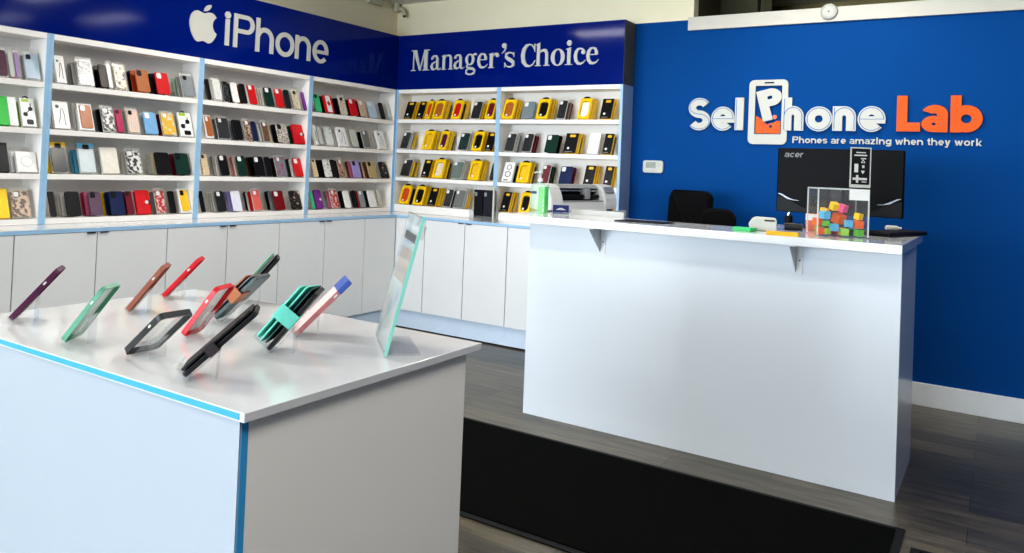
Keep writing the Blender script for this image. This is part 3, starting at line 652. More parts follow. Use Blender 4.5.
WORD = dict(plum2='plum grey', skyblue='blue', lavwhite='pale lavender', mint2='green', darkgreen='dark green', greyclear='smoky', pale='pale', clear='clear', cream='cream', whiteg='white')
ORD = ['first', 'second', 'third', 'fourth', 'fifth', 'sixth', 'seventh', 'eighth', 'ninth', 'tenth', 'eleventh', 'twelfth']
SHN = ['top shelf', 'second shelf', 'third shelf', 'bottom shelf']
BAYN = {0: 'far left bay', 1: 'second bay from left', 2: 'third bay from left', 3: 'left wall corner bay', 4: 'back wall corner bay', 5: 'right end bay'}
STACKS = [
    (0, 0, -3.274, -3.194, 'bag', 'plum', 'plum case in clear bag', []),
    (0, 0, -3.192, -3.162, 'bag', 'clear', 'clear case in crinkled bag', ['pale']),
    (0, 0, -3.16, -3.13, 'bag', 'lilac', 'lilac case in clear bag', ['pink']),
    (0, 0, -3.111, -3.024, 'bag', 'iceblue', 'pale blue case in clear bag', ['pale']),
    (0, 1, -3.261, -3.181, 'wbox', 'green', 'bright green accessory box', []),
    (0, 1, -3.179, -3.136, 'wbox', 'whitecard', 'white accessory box with black hanger', ['lime']),
    (0, 1, -3.114, -3.041, 'earbox', 'white', 'white box with black earphones picture', ['lime']),
    (0, 2, -3.249, -3.169, 'wbox', 'blackcam', 'black box with round lens picture', []),
    (0, 2, -3.148, -3.024, 'ringbox', 'white', 'thick white box with pale ring picture', ['white', 'pale']),
    (0, 3, -3.237, -3.157, 'wbox', 'yellow', 'yellow accessory box', []),
    (0, 3, -3.141, -3.038, 'bag', 'brownpat', 'brown patterned case in clear bag', ['pale']),
    (1, 0, -2.943, -2.888, 'cablebox', 'white', 'white charger box', []),
    (1, 0, -2.817, -2.723, 'bag', 'blackyellow', 'black and yellow phone case bag', ['pale', 'grey']),
    (1, 0, -2.685, -2.636, 'case', 'espresso', 'dark brown case', ['black']),
    (1, 0, -2.634, -2.604, 'bag', 'clear', 'clear empty looking bag', []),
    (1, 0, -2.591, -2.508, 'bag', 'eiffel', 'cream tower print case', ['pale', 'grey', 'brown']),
    (1, 0, -2.447, -2.36, 'case', 'tan', 'tan leather case', ['orange', 'black']),
    (1, 0, -2.31, -2.219, 'casew', 'red', 'red case with white camera corner', ['black', 'black']),
    (1, 0, -2.122, -2.029, 'bag', 'grey', 'grey phone case in white bag', ['clear', 'mint']),
    (1, 1, -2.941, -2.852, 'cablebox', 'whiteg', 'white box with cable picture', ['pale']),
    (1, 1, -2.798, -2.71, 'tanbox', 'tan', 'tan leather case in white box', ['white']),
    (1, 1, -2.653, -2.572, 'bag', 'bwpat', 'black and white print case', ['black', 'grey']),
    (1, 1, -2.566, -2.521, 'case', 'magenta', 'magenta case', []),
    (1, 1, -2.494, -2.408, 'bag', 'pinkmarble', 'pink marble case in bag', ['mint', 'pale']),
    (1, 1, -2.38, -2.291, 'casew', 'sky', 'sky blue case', ['clear', 'clear']),
    (1, 1, -2.272, -2.154, 'bag', 'yellowwhite', 'yellow case in clear bag', ['maroon']),
    (1, 1, -2.131, -2.034, 'earbox', 'white', 'white box with black gadget picture', ['pale']),
    (1, 2, -2.94, -2.845, 'hangbag', 'black', 'black case under yellow bag header', ['yellow']),
    (1, 2, -2.803, -2.678, 'hangbag', 'frost', 'frosted case under blue bag header', ['skyblue', 'skyblue']),
    (1, 2, -2.659, -2.54, 'wbox', 'ivory', 'ivory blister box', ['pale']),
    (1, 2, -2.484, -2.381, 'bag', 'bwpat', 'black and white cow print case', ['pale']),
    (1, 2, -2.287, -2.185, 'case', 'black', 'black case with small logo', ['cream', 'clear', 'clear']),
    (1, 2, -2.15, -2.043, 'case', 'darkgreen', 'dark green boxed case', ['maroon', 'mint']),
    (1, 3, -2.939, -2.906, 'case', 'black', 'black case beside the post', []),
    (1, 3, -2.844, -2.762, 'case', 'black', 'black case with camera corner', ['pale', 'pale']),
    (1, 3, -2.704, -2.632, 'case', 'plum2', 'plum grey case', ['pink', 'magenta']),
    (1, 3, -2.577, -2.488, 'case', 'navy', 'navy case with camera ring', ['navy', 'yellow']),
    (1, 3, -2.474, -2.429, 'case', 'maroon', 'maroon case', ['plum']),
    (1, 3, -2.408, -2.313, 'wallet', 'red', 'red wallet case with strap', []),
    (1, 3, -2.273, -2.2, 'bag', 'redfloral', 'red floral case in bag', ['grey', 'yellow']),
    (1, 3, -2.179, -2.134, 'case', 'black', 'black case with red stripe', []),
    (1, 3, -2.103, -2.029, 'tanbox', 'gold', 'gold and black case in bag', ['pale']),
    (2, 0, -1.94, -1.907, 'case', 'black', 'black case beside the post', []),
    (2, 0, -1.882, -1.81, 'bag', 'white', 'white case in tall bag', []),
    (2, 0, -1.797, -1.752, 'case', 'blackgrey', 'black case with grey texture', []),
    (2, 0, -1.729, -1.675, 'casew', 'white', 'white case', ['black']),
    (2, 0, -1.651, -1.606, 'case', 'black', 'narrow black case', ['brown']),
    (2, 0, -1.582, -1.517, 'casew', 'red', 'red case with white camera', []),
    (2, 0, -1.433, -1.36, 'casew', 'darkgreen', 'dark green case', ['pale', 'pale', 'pale']),
    (2, 0, -1.334, -1.264, 'casew', 'red', 'red case beside dark green case', []),
    (2, 0, -1.24, -1.195, 'case', 'charcoal', 'charcoal case', ['grey', 'navy']),
    (2, 0, -1.164, -1.095, 'bag', 'creampat', 'cream patterned case in bag', ['pale']),
    (2, 0, -1.067, -1.041, 'casew', 'purple', 'purple case', []),
    (2, 1, -1.935, -1.877, 'tanbox', 'tan', 'tan case in white box', []),
    (2, 1, -1.835, -1.729, 'bag', 'charcoal', 'charcoal cases in clear bags', ['grey', 'pale']),
    (2, 1, -1.702, -1.626, 'case', 'black', 'glossy black case', ['grey', 'black']),
    (2, 1, -1.598, -1.538, 'bag', 'brownpat', 'brown marbled case', []),
    (2, 1, -1.536, -1.493, 'case', 'navy', 'navy case edge', ['magenta']),
    (2, 1, -1.438, -1.382, 'bag', 'brown', 'brown case in clear bag', ['pale', 'pale']),
    (2, 1, -1.305, -1.2, 'case', 'leopard', 'leopard print case', ['black', 'cream']),
    (2, 1, -1.148, -1.041, 'wallet', 'red', 'red wallet case with round clasp', ['darkgreen']),
    (2, 2, -1.945, -1.895, 'case', 'plaid', 'cream plaid box', []),
    (2, 2, -1.8, -1.731, 'casew', 'black', 'black case with white camera', ['white', 'pale', 'grey']),
    (2, 2, -1.649, -1.576, 'casew', 'darkgreen', 'dark green case', ['cream', 'pink', 'cream']),
    (2, 2, -1.503, -1.414, 'casew', 'black', 'black case in dark stack', ['black', 'brown']),
    (2, 2, -1.394, -1.349, 'case', 'black', 'narrow black case', ['grey']),
    (2, 2, -1.318, -1.195, 'bag', 'floral', 'floral print case in bag', ['black', 'pale']),
    (2, 2, -1.123, -1.044, 'casew', 'red', 'red case', ['white', 'darkgreen', 'black']),
    (2, 3, -1.943, -1.913, 'case', 'black', 'black case beside the post', []),
    (2, 3, -1.811, -1.747, 'casew', 'charcoal', 'charcoal case', ['clear', 'pale', 'clear']),
    (2, 3, -1.682, -1.606, 'casew', 'lavwhite', 'white case with lavender edge', ['lavender', 'lavender', 'olive']),
    (2, 3, -1.498, -1.423, 'bag', 'coral', 'coral floral case', ['red', 'white', 'black']),
    (2, 3, -1.304, -1.209, 'casew', 'wine', 'wine red case', ['grey', 'black']),
    (2, 3, -1.148, -1.041, 'case', 'blackfloral', 'black case with gold flowers', []),
    (3, 0, -0.937, -0.88, 'case', 'mint2', 'mint green case', []),
    (3, 0, -0.84, -0.742, 'flagbox', 'red', 'red and white maple leaf case', ['black']),
    (3, 0, -0.66, -0.582, 'bag', 'creampat', 'cream patterned case', ['black', 'black']),
    (3, 0, -0.55, -0.463, 'casew', 'red', 'red case with white camera', ['black']),
    (3, 0, -0.43, -0.353, 'casew', 'beige', 'beige and brown case', ['black']),
    (3, 0, -0.319, -0.226, 'casew', 'iceblue', 'ice blue case', ['pale', 'brown']),
    (3, 0, -0.172, -0.123, 'case', 'charcoal', 'charcoal edged case', ['pale', 'pale']),
    (3, 0, -0.08, -0.024, 'bag', 'clear', 'clear case in bag by the corner', ['pale']),
    (3, 1, -0.931, -0.901, 'cablebox', 'white', 'white box beside the post', []),
    (3, 1, -0.887, -0.842, 'bag', 'clear', 'clear case in bag', ['pale']),
    (3, 1, -0.807, -0.72, 'bag', 'tealwhite', 'white bag with teal print', ['pale']),
    (3, 1, -0.684, -0.565, 'cablebox', 'whiteg', 'white box with cable picture', ['pale']),
    (3, 1, -0.516, -0.434, 'bag', 'clear', 'clear case in crinkled bag', ['pale', 'olive']),
    (3, 1, -0.371, -0.286, 'bag', 'greyclear', 'grey clear case', ['black', 'pale']),
    (3, 1, -0.188, -0.092, 'cablebox', 'whiteg', 'white box with earphone cable picture', ['pale']),
    (3, 2, -0.929, -0.886, 'case', 'plaid', 'cream plaid box', []),
    (3, 2, -0.808, -0.733, 'casew', 'whitegrey', 'white and grey case', ['black', 'black']),
    (3, 2, -0.722, -0.677, 'case', 'black', 'narrow black case', ['charcoal']),
    (3, 2, -0.64, -0.585, 'bag', 'rosepat', 'rose pattern case', ['black']),
    (3, 2, -0.482, -0.394, 'case', 'lavender', 'lavender case', ['pink', 'brown', 'cream']),
    (3, 2, -0.292, -0.193, 'case', 'khaki', 'khaki gold case', ['brown', 'cream', 'brown']),
    (3, 2, -0.158, -0.036, 'case', 'blackfloral', 'black case with white pattern', []),
    (3, 3, -0.936, -0.906, 'case', 'mint2', 'mint green case', []),
    (3, 3, -0.89, -0.817, 'wallet', 'purple', 'purple wallet case with clasp', ['pale']),
    (3, 3, -0.715, -0.627, 'bag', 'redfloral', 'red floral case', ['pink', 'grey', 'pale']),
    (3, 3, -0.567, -0.498, 'casew', 'white', 'white case', ['black']),
    (3, 3, -0.46, -0.414, 'case', 'black', 'black case', []),
    (3, 3, -0.382, -0.32, 'casew', 'grey', 'grey case', ['red', 'black']),
    (3, 3, -0.27, -0.184, 'casew', 'white', 'white case with dark rim', ['black', 'black']),
    (3, 3, -0.149, -0.099, 'bag', 'clear', 'clear case in bag', ['pale']),
    (4, 0, 0.078, 0.166, 'dbox', 'black', 'black retail box with white emblem', ['yellow', 'yellow']),
    (4, 0, 0.216, 0.282, 'dbox', 'black', 'second black retail box with white emblem', ['yellow']),
    (4, 0, 0.303, 0.357, 'ybox', 'orange', 'narrow yellow box', ['yellow']),
    (4, 0, 0.384, 0.5, 'ybox', 'tan', 'yellow box with tan case', ['yellow', 'yellow', 'black']),
    (4, 0, 0.583, 0.67, 'ybox', 'red', 'yellow box with red case', ['black', 'yellow', 'yellow']),
    (4, 0, 0.775, 0.865, 'bag', 'black', 'black case in clear bag', ['yellow', 'yellow']),
    (4, 0, 0.918, 1.001, 'ybox', 'maroon', 'yellow box with maroon case', ['yellow']),
    (4, 1, 0.042, 0.128, 'bag', 'charcoal', 'charcoal case in clear bag', ['clear', 'grey', 'yellow', 'yellow']),
    (4, 1, 0.285, 0.397, 'ybox', 'gold', 'yellow box with gold case', ['yellow']),
    (4, 1, 0.461, 0.539, 'ybox', 'plum', 'yellow box with plum case', ['yellow', 'yellow', 'black']),
    (4, 1, 0.658, 0.754, 'bag', 'darkgreen', 'dark green case in clear bag', ['pale', 'clear']),
    (4, 1, 0.798, 0.897, 'ybox', 'black', 'yellow box with black case', ['yellow']),
    (4, 1, 0.932, 1.008, 'dbox', 'black', 'black retail box with white emblem', ['yellow']),
    (4, 2, 0.055, 0.163, 'bag', 'black', 'black case with white dot', ['yellow', 'olive', 'yellow']),
    (4, 2, 0.292, 0.373, 'dbox', 'black', 'dark retail box with yellow sticker', ['yellow']),
    (4, 2, 0.41, 0.541, 'ybox', 'cream', 'yellow box with clear case', ['yellow', 'black']),
    (4, 2, 0.598, 0.705, 'bag', 'greengrey', 'grey green cases in clear bags', ['pale', 'clear', 'pale']),
    (4, 2, 0.777, 0.894, 'ybox', 'gold', 'yellow box with gold case', ['yellow', 'yellow']),
    (4, 2, 0.98, 1.025, 'bag', 'charcoal', 'charcoal case beside the post', []),
    (4, 3, 0.057, 0.184, 'ybox', 'orange', 'yellow box with orange case', ['black']),
    (4, 3, 0.214, 0.338, 'ybox', 'black', 'yellow box with black case', ['yellow']),
    (4, 3, 0.376, 0.454, 'dbox', 'black', 'dark retail box with yellow sticker', ['yellow', 'yellow']),
    (4, 3, 0.533, 0.609, 'bag', 'charcoal', 'charcoal case in clear bag', ['black']),
    (4, 3, 0.631, 0.747, 'bag', 'greyclear', 'smoky grey case in clear bag', ['pale', 'yellow', 'yellow']),
    (5, 0, 1.082, 1.208, 'ybox', 'tan', 'yellow box with tan case', ['yellow', 'yellow']),
    (5, 0, 1.263, 1.368, 'casew', 'slate', 'slate grey case with white rim', ['white']),
    (5, 0, 1.395, 1.501, 'ybox', 'black', 'yellow box with black case', ['yellow', 'yellow']),
    (5, 0, 1.572, 1.648, 'bag', 'black', 'black case in clear bag', ['brown', 'grey', 'maroon']),
    (5, 0, 1.754, 1.85, 'ybox', 'white', 'yellow box with clear window', ['yellow', 'yellow', 'yellow']),
    (5, 0, 1.94, 2.028, 'dbox', 'black', 'black retail box with white emblem', ['yellow']),
    (5, 1, 1.114, 1.202, 'bag', 'charcoal', 'charcoal case in clear bag', ['clear', 'grey']),
    (5, 1, 1.275, 1.362, 'bag', 'black', 'black case in clear bag', ['maroon', 'maroon']),
    (5, 1, 1.482, 1.595, 'casew', 'darkgreen', 'dark green case with white camera', ['black']),
    (5, 1, 1.647, 1.753, 'dbox', 'black', 'black retail box with white emblem', ['yellow', 'black', 'yellow']),
    (5, 1, 1.848, 1.934, 'wbox', 'white', 'plain white box', ['pale']),
    (5, 1, 1.971, 2.039, 'dbox', 'black', 'dark retail box with yellow sticker', ['olive']),
    (5, 2, 1.106, 1.199, 'hexbox', 'white', 'white box with black outline print', ['black']),
    (5, 2, 1.241, 1.377, 'ybox', 'gold', 'yellow box with gold case', ['yellow', 'black']),
    (5, 2, 1.453, 1.524, 'bag', 'maroon', 'maroon case in clear bag', ['darkgreen', 'darkgreen']),
    (5, 2, 1.615, 1.721, 'casew', 'navy', 'navy case with white camera', ['maroon']),
    (5, 2, 1.823, 1.904, 'dbox', 'black', 'dark retail box with yellow sticker', ['yellow', 'gold']),
    (5, 2, 1.985, 2.049, 'dbox', 'black', 'dark retail box beside end panel', ['yellow']),
    (5, 3, 1.107, 1.178, 'dbox', 'black', 'dark retail box with yellow sticker', ['yellow', 'brown', 'yellow']),
    (5, 3, 1.273, 1.366, 'ybox', 'black', 'yellow box with black case', ['yellow']),
    (5, 3, 2.007, 2.058, 'dbox', 'black', 'black retail box behind the white printer', ['yellow']),
]
LEAN = math.radians(21)
cnt = {}
for bay, sh, u0, u1, kind, col, desc, behind in STACKS:
    left = bay < 4; zs = (ZL if left else ZB)[sh]
    key = (bay, sh); i = cnt.get(key, 0); cnt[key] = i + 1
    w = min(u1 - u0, .104); u = u0 if not left else u1 - w
    def frame(uu, d, t):
        z = zs + t * math.sin(LEAN) + .0008
        if left: A = Matrix(((0, 0, 1, -d), (1, 0, 0, uu), (0, 1, 0, z), (0, 0, 0, 1)))
        else: A = Matrix(((1, 0, 0, uu), (0, 0, -1, d), (0, 1, 0, z), (0, 0, 0, 1)))
        return A @ Matrix.Rotation(-LEAN, 4, 'X')
    where = '%s, %s' % (SHN[sh], BAYN[bay])
    grp = 'stock on the %s of the %s' % (SHN[sh], BAYN[bay])
    o = stock(kind, col, w, frame(u, .008, .024))
    tag(o, '%s, %s stack, %s' % (desc, ORD[i], where), CAT[NAME[kind]], grp)
    hk = kind if kind in ('ybox', 'dbox', 'wbox', 'cablebox', 'earbox', 'ringbox', 'hexbox', 'tanbox') else 'case'
    n = len(behind); pitch = min(.034, .072 / max(1, n))
    for k, bc in enumerate(behind):
        boxy = bc in ('yellow', 'gold', 'white', 'ivory') and hk != 'case'
        hh = (H[kind] if boxy else .146) * (1.0 - .012 * k) ; th = min(.02, pitch - .004) if boxy else min(.010, pitch - .004)
        ww = w * (.98 - .02 * (k % 2)); d = .008 + .026 + pitch * (k + 1) - .012
        M = frame(u if left else u + w - ww, d, th)
        nm = 'accessory_box' if boxy else 'phone_case'
        c = (MB().box(0, 0, -th, ww, hh, 0) if boxy else MB().prism(rrect(0, 0, ww, hh, min(.012, ww * .2)), -th, 0)).build(nm, cmat(bc), None, M)
        tag(c, '%s %s, %s behind the %s stack, %s' % (WORD.get(bc, bc), 'box edge' if boxy else 'case edge', ['directly', 'second', 'third', 'fourth'][k], ORD[i], where), CAT[nm], grp)

# clear display box with dark cases on the back worktop
t = thing('display_box', 'clear acrylic display box with dark cases on back worktop', 'display box', (1.01, -.06, HB)); Mi = Matrix.Translation((1.01, -.06, HB)).inverted()
e = MB(); x0, x1, y0, y1, zt_ = .898, 1.115, -.12, -.03, HB + .262
for a in ((x0, y0, HB + .001, x0 + .004, y1, zt_), (x1 - .004, y0, HB + .001, x1, y1, zt_), (x0, y1 - .004, HB + .001, x1, y1, zt_), (x0, y0, HB + .001, x1, y1, HB + .005), (x0, y0, HB + .005, x1, y0 + .003, HB + .03)): e.box(*a)
e.build('acrylic_shell', M_glassclear, t, Mi)
e = MB(); e.box(x1 + .0002, y0, HB + .001, x1 + .012, y0 + .012, zt_ + .005); e.build('edge_post', M_letter, t, Mi)
for k, (a, b, cc) in enumerate(((.910, .992, 'black'), (1.0, 1.102, 'charcoal'))):
    o = MB().prism(rrect(a, HB + .006, b, HB + .235, .006), -.075, -.050, T=lambda x, y, z: (x, z, y)).build('bagged_phone_case', cmat(cc))
    tag(o, ['narrow dark case inside clear display box on back worktop, left one', 'wide dark case inside clear display box on back worktop, right one'][k], 'bagged phone case')
    MB().box(a + .008, -.0795, HB + .185, a + .03, -.0755, HB + .215).build('camera_cutout', cmat('grey'), o)

# ---------------------------------------------------------------- reception desk
HD, TC = 1.0896, .0383
yd = -1.531
dk = thing('reception_desk', 'tall glossy white reception desk with bracketed countertop', 'desk', (2.2715, yd, 0), -.0055)
Md = Matrix.Translation((-2.2715, -yd, 0))
MB().box(2.2715, yd, 0, 4.0914, yd + .03, HD - TC - .0005).build('front_panel', M_gloss, dk, Md, bevel=.0015)
MB().box(4.0614, yd + .0305, 0, 4.0914, yd + .6296, HD - TC - .0005).build('side_panel', M_gloss, dk, Md, bevel=.0015)
MB().box(2.2715, yd + .0305, 0, 2.3015, yd + 1.05, HD - TC - .0005).build('side_panel', M_gloss, dk, Md)
MB().box(2.3025, yd + .0305, .70, 4.0604, yd + .20, .73).build('inner_shelf', M_white, dk, Md)
c = MB(); XT = 4.106
c.prism([(2.165, -1.693), (XT, -1.693), (XT, -.762), (3.37, -.762), (3.37, -1.272), (2.37, -1.258), (2.37, -.45), (2.11, -.45)], HD - TC, HD)
c.build('countertop', M_top, dk, Md, bevel=.002)
MB().box(2.385, -1.268, HD + .0005, 2.707, -1.255, HD + .03).build('upstand', pmat('grey_white_board', rgb(186, 186, 182), .5), dk, Md)
for bx in (2.711, 3.679):
    p = MB(); zt_ = HD - TC - .001; ya = yd - .001
    p.box(bx - .016, ya - .003, zt_ - .135, bx + .016, ya, zt_)                               # wall leg
    p.box(bx - .016, ya - .150, zt_ - .003, bx + .016, ya - .003, zt_)                        # arm
    p.prism([(ya - .003, zt_ - .130), (ya - .003, zt_ - .003), (ya - .145, zt_ - .003)], bx - .014, bx - .011, T=lambda a, b_, z: (z, a, b_))
    br = p.build('bracket', M_white, dk, Md)
    MB().rev([(.0035, 0), (.0035, .002), (0, .003)], 10).build('screw', M_dark, br, Matrix.Translation((bx + .004, ya - .003, zt_ - .075)) @ Rx)

# ---------------------------------------------------------------- things on the desk
# hand sanitizer
t = thing('sanitizer_bottle', 'clear sanitizer pump bottle with green liquid beside printer', 'bottle', (2.268, -1.43, HD + .0005)); 
MB().prism(rrect(-.048, -.026, .048, .026, .012), 0, .163).build('bottle', clearmat('bottle_plastic', (.80, .92, .84, 1), .8, .06), t)
MB().prism(rrect(.002, -.0235, .0455, .0235, .010), .003, .150).build('gel', clearmat('green_gel', (.22, .80, .26, 1), .7, .6), t)
sub(MB().box(-.042, -.0272, .11, -.006, -.0264, .125).build('label', pmat('label_navy', rgb(40, 60, 90), .5), t), 'small dark printed label')
MB().rev([(.03, .1632), (.022, .170), (.013, .174), (.013, .1782)], 16).build('shoulder', clearmat('bottle_plastic', (.80, .92, .84, 1), .8, .06), t)
pu = MB(); pu.rev([(.015, .1785), (.015, .196), (.006, .198), (.006, .222), (.014, .224), (.014, .236), (0, .238)], 16); pu.tube([(0, 0, .230), (-.015, -.03, .231), (-.018, -.036, .226)], .005, 8)
pu.build('pump', M_letter, t)
# cutting plotter
ang = math.atan2(.703, .115)
ct = bpy.data.objects.new('film_cutter', None); COL.objects.link(ct)
tag(ct, 'white desktop film cutting machine with dark roller opening on desk', 'printer')
ct.matrix_world = Matrix.Translation((2.215, -1.195, HD + .001)) @ Matrix.Rotation(ang, 4, 'Z')      # local x runs along the machine, local y to its back
PW = .70; YZ = lambda a, b_, z: (z, a, b_)
capprof = [(0.0, .012), (-.004, .03), (.0, .075), (.012, .110), (.03, .145), (.055, .160), (.10, .165), (.14, .160), (.158, .14), (.162, .02), (.155, .008), (.01, .006)]
M_mach = pmat('machine_white', rgb(204, 204, 202), .4, noise=.01)
M_machg = pmat('machine_grey', rgb(150, 152, 152), .45, noise=.02)
MB().prism(capprof, 0, .115, T=YZ).build('end_housing', M_mach, ct, bevel=.004)
MB().prism(capprof, PW - .135, PW, T=YZ).build('end_housing', M_mach, ct, bevel=.004)
MB().box(.1155, .004, .008, PW - .1355, .16, .052).build('base', M_mach, ct, bevel=.003)
MB().prism([(.055, .138), (.07, .158), (.10, .163), (.14, .158), (.155, .14), (.155, .052), (.145, .052), (.145, .13)], .1155, PW - .1355, T=YZ).build('rear_cover', M_machg, ct)
MB().box(.1157, .012, .0525, PW - .1357, .144, .062).build('cutting_bed', M_machg, ct)
MB().box(.1157, .09, .0625, PW - .1357, .144, .13).build('inner_cavity', M_black, ct)
MB().tube([(.116, .06, .085), (PW - .136, .06, .085)], .014, 14).build('roller', M_black, ct)
MB().tube([(.116, .07, .122), (PW - .136, .07, .122)], .007, 10).build('guide_rail', M_chrome, ct)
MB().box(.40, .035, .07, .45, .085, .135).build('cutter_head', M_machg, ct, bevel=.004)
sub(MB().prism([(.010, .112), (.028, .147), (.033, .145), (.015, .109)], PW - .12, PW - .02, T=lambda a, b_, z: (z, a - .006, b_ + .003)).build('control_panel', pmat('panel_grey', rgb(126, 132, 138), .3), ct), 'slanted grey control panel')
for fx in (.03, PW - .03): MB().box(fx - .012, .02, -.0005, fx + .012, .05, .006).build('foot', M_black, ct)
# business card
cd = bpy.data.objects.new('business_card_holder', None); COL.objects.link(cd); tag(cd, 'navy printed card upright in clear holder before printer', 'card holder')
cd.matrix_world = Matrix.Translation((2.352, -1.428, HD + .001)) @ Matrix.Rotation(math.radians(32), 4, 'Z')
e = MB(); e.box(0, 0, 0, .092, .03, .002); e.box(0, -.003, 0, .092, -.001, .012); e.box(0, .006, .002, .092, .008, .04); e.build('holder', M_glassclear, cd)
k_ = MB().box(.002, .001, .0025, .090, .0035, .053).build('card', pmat('card_navy', rgb(24, 34, 92), .4), cd)
e = MB(); e.prism(circ(.045, .032, .017, .006, 16), .0, .0006, T=lambda x, y, z: (x, .0008 - z, y)); e.box(.02, .0002, .026, .072, .0008, .030); e.build('white_mark', M_letter, k_)
e = MB(); e.box(.01, .0002, .008, .05, .0008, .011); e.box(.055, .0002, .008, .084, .0008, .014); e.build('print_line', cmat('grey'), k_)
tag(MB().prism([(2.785, -1.568), (3.02, -1.535), (3.045, -1.402), (2.80, -1.43)], HD + .0008, HD + .006).build('counter_mat', M_black), 'flat thin black mat lying on desk countertop', 'mat')
# pads, reader, bottle
tag(MB().box(-.045, -.028, 0, .045, .028, .016).build('sticky_note_pad', patmat('pad_green', rgb(60, 190, 110), rgb(196, 232, 190), 3, 'noise', .75), None, Matrix.Translation((3.435, -1.545, HD + .001)) @ Matrix.Rotation(-.25, 4, 'Z')), 'green sticky note pad on desk left of white label maker', 'note pad')
tag(MB().box(-.065, -.02, 0, .065, .02, .016).build('sticky_note_pad', pmat('pad_yellow', rgb(250, 186, 20), .6, noise=.06, nscale=20), None, Matrix.Translation((3.633, -1.675, HD + .001)) @ Matrix.Rotation(.08, 4, 'Z')), 'yellow sticky note pad at front edge of desk', 'note pad')
t = thing('label_maker', 'small rounded white label maker between green and yellow pads', 'label maker', (3.49, -1.43, HD + .001), .25)
MB().prism([(-.062, .012), (-.066, .03), (-.05, .055), (-.036, .064), (.055, .062), (.06, .05), (.06, .006), (.05, 0), (-.04, 0)], -.035, .035, T=lambda a, b_, z: (a, z, b_)).build('body', M_letter, t, bevel=.005)
MB().box(.005, -.0368, .046, .05, -.0352, .053).build('slot', cmat('charcoal'), t)
MB().box(-.058, -.030, .018, -.0545, .03, .030).build('tape_exit', cmat('grey'), t)
t = thing('spray_can', 'small black can with silver cap on desk under monitor', 'can', (3.525, -1.06, HD + .001))
MB().rev([(.019, 0), (.02, .004), (.02, .058), (.014, .064)], 18).build('body', M_black, t); MB().rev([(.011, .0642), (.011, .074), (.006, .08), (0, .08)], 14).build('cap', M_chrome, t)
tag(MB().box(-.09, -.05, 0, .09, .05, .006).build('notebook', pmat('notebook_blue', rgb(120, 140, 190), .4), None, Matrix.Translation((3.52, -1.20, HD + .001)) @ Matrix.Rotation(.3, 4, 'Z')), 'pale blue notebook on desk behind the yellow pad', 'notebook')
tag(MB().tube([(3.555, -1.285, HD + .02), (3.635, -1.265, HD + .02)], .018, 12).build('tape_roll', pmat('black_tape', rgb(20, 20, 22), .3)), 'black roll on desk behind clear suggestion box', 'tape')
t = thing('small_carton', 'small orange carton with white label behind clear ballot box', 'box', (3.66, -1.17, HD + .001), .1)
MB().box(-.03, -.012, 0, .03, .012, .085).build('carton', pmat('carton_orange', rgb(236, 92, 24), .5, noise=.05), t); MB().box(-.028, -.0135, .052, .028, -.0122, .083).build('white_label', M_sheet, t)
# monitor seen from behind
t = thing('monitor', 'large black desktop monitor seen from behind on desk', 'monitor', (3.72, -.85, HD)); Mi = Matrix.Translation((3.72, -.85, HD)).inverted()
MB().box(3.413, -.85, 1.164, 4.026, -.815, 1.508).build('back_shell', pmat('monitor_black', rgb(10, 11, 14), .5, .12, noise=.05), t, Mi, bevel=.006)
MB().prism([(3.42, 1.245), (3.45, 1.243), (3.56, 1.19), (3.88, 1.19), (3.99, 1.243), (4.02, 1.245), (4.02, 1.168), (3.42, 1.168)], -.862, -.8503, T=lambda x, y, z: (x, z, y)).build('lower_cover', M_black, t, Mi)
for sx in (1, -1):
    X = lambda x: 3.7195 + sx * (x - 3.7195)
    MB().ribbon([(X(3.425), 1.262, .003), (X(3.44), 1.258, .007), (X(3.475), 1.238, .009), (X(3.50), 1.230, .004), (X(3.53), 1.228, .002)], .8505, .864).build('trim_accent', pmat('accent_grey', rgb(116, 120, 126), .3, metal=.5), t, Mi @ Matrix(((1, 0, 0, 0), (0, 0, -1, 0), (0, 1, 0, 0), (0, 0, 0, 1))))
lg = MB()
for c, u_ in (('a', 0), ('c', .027), ('e', .053), ('r', .080)):
    me = sans(c, .0235 if c != 'r' else .018, .024, .0055)
    lg.add([(u_ + p.co.x + p.co.y * .15, p.co.y, p.co.z) for p in me.vertices], [list(p.vertices) for p in me.polygons])
me = bpy.data.meshes.new('logo'); me.from_pydata(lg.v, [], lg.f)
place_letter('lettering', me, WB, 3.448, 1.459, -.8502, -.853, pmat('logo_grey', rgb(120, 122, 126), .4), t, Mi)
MB().box(3.69, -.90, HD + .01, 3.75, -.852, 1.30).build('stand_neck', M_black, t, Mi, bevel=.004)
MB().prism(rrect(3.58, -1.0, 3.86, -.79, .03), HD + .0008, HD + .0098).build('stand_base', M_black, t, Mi)
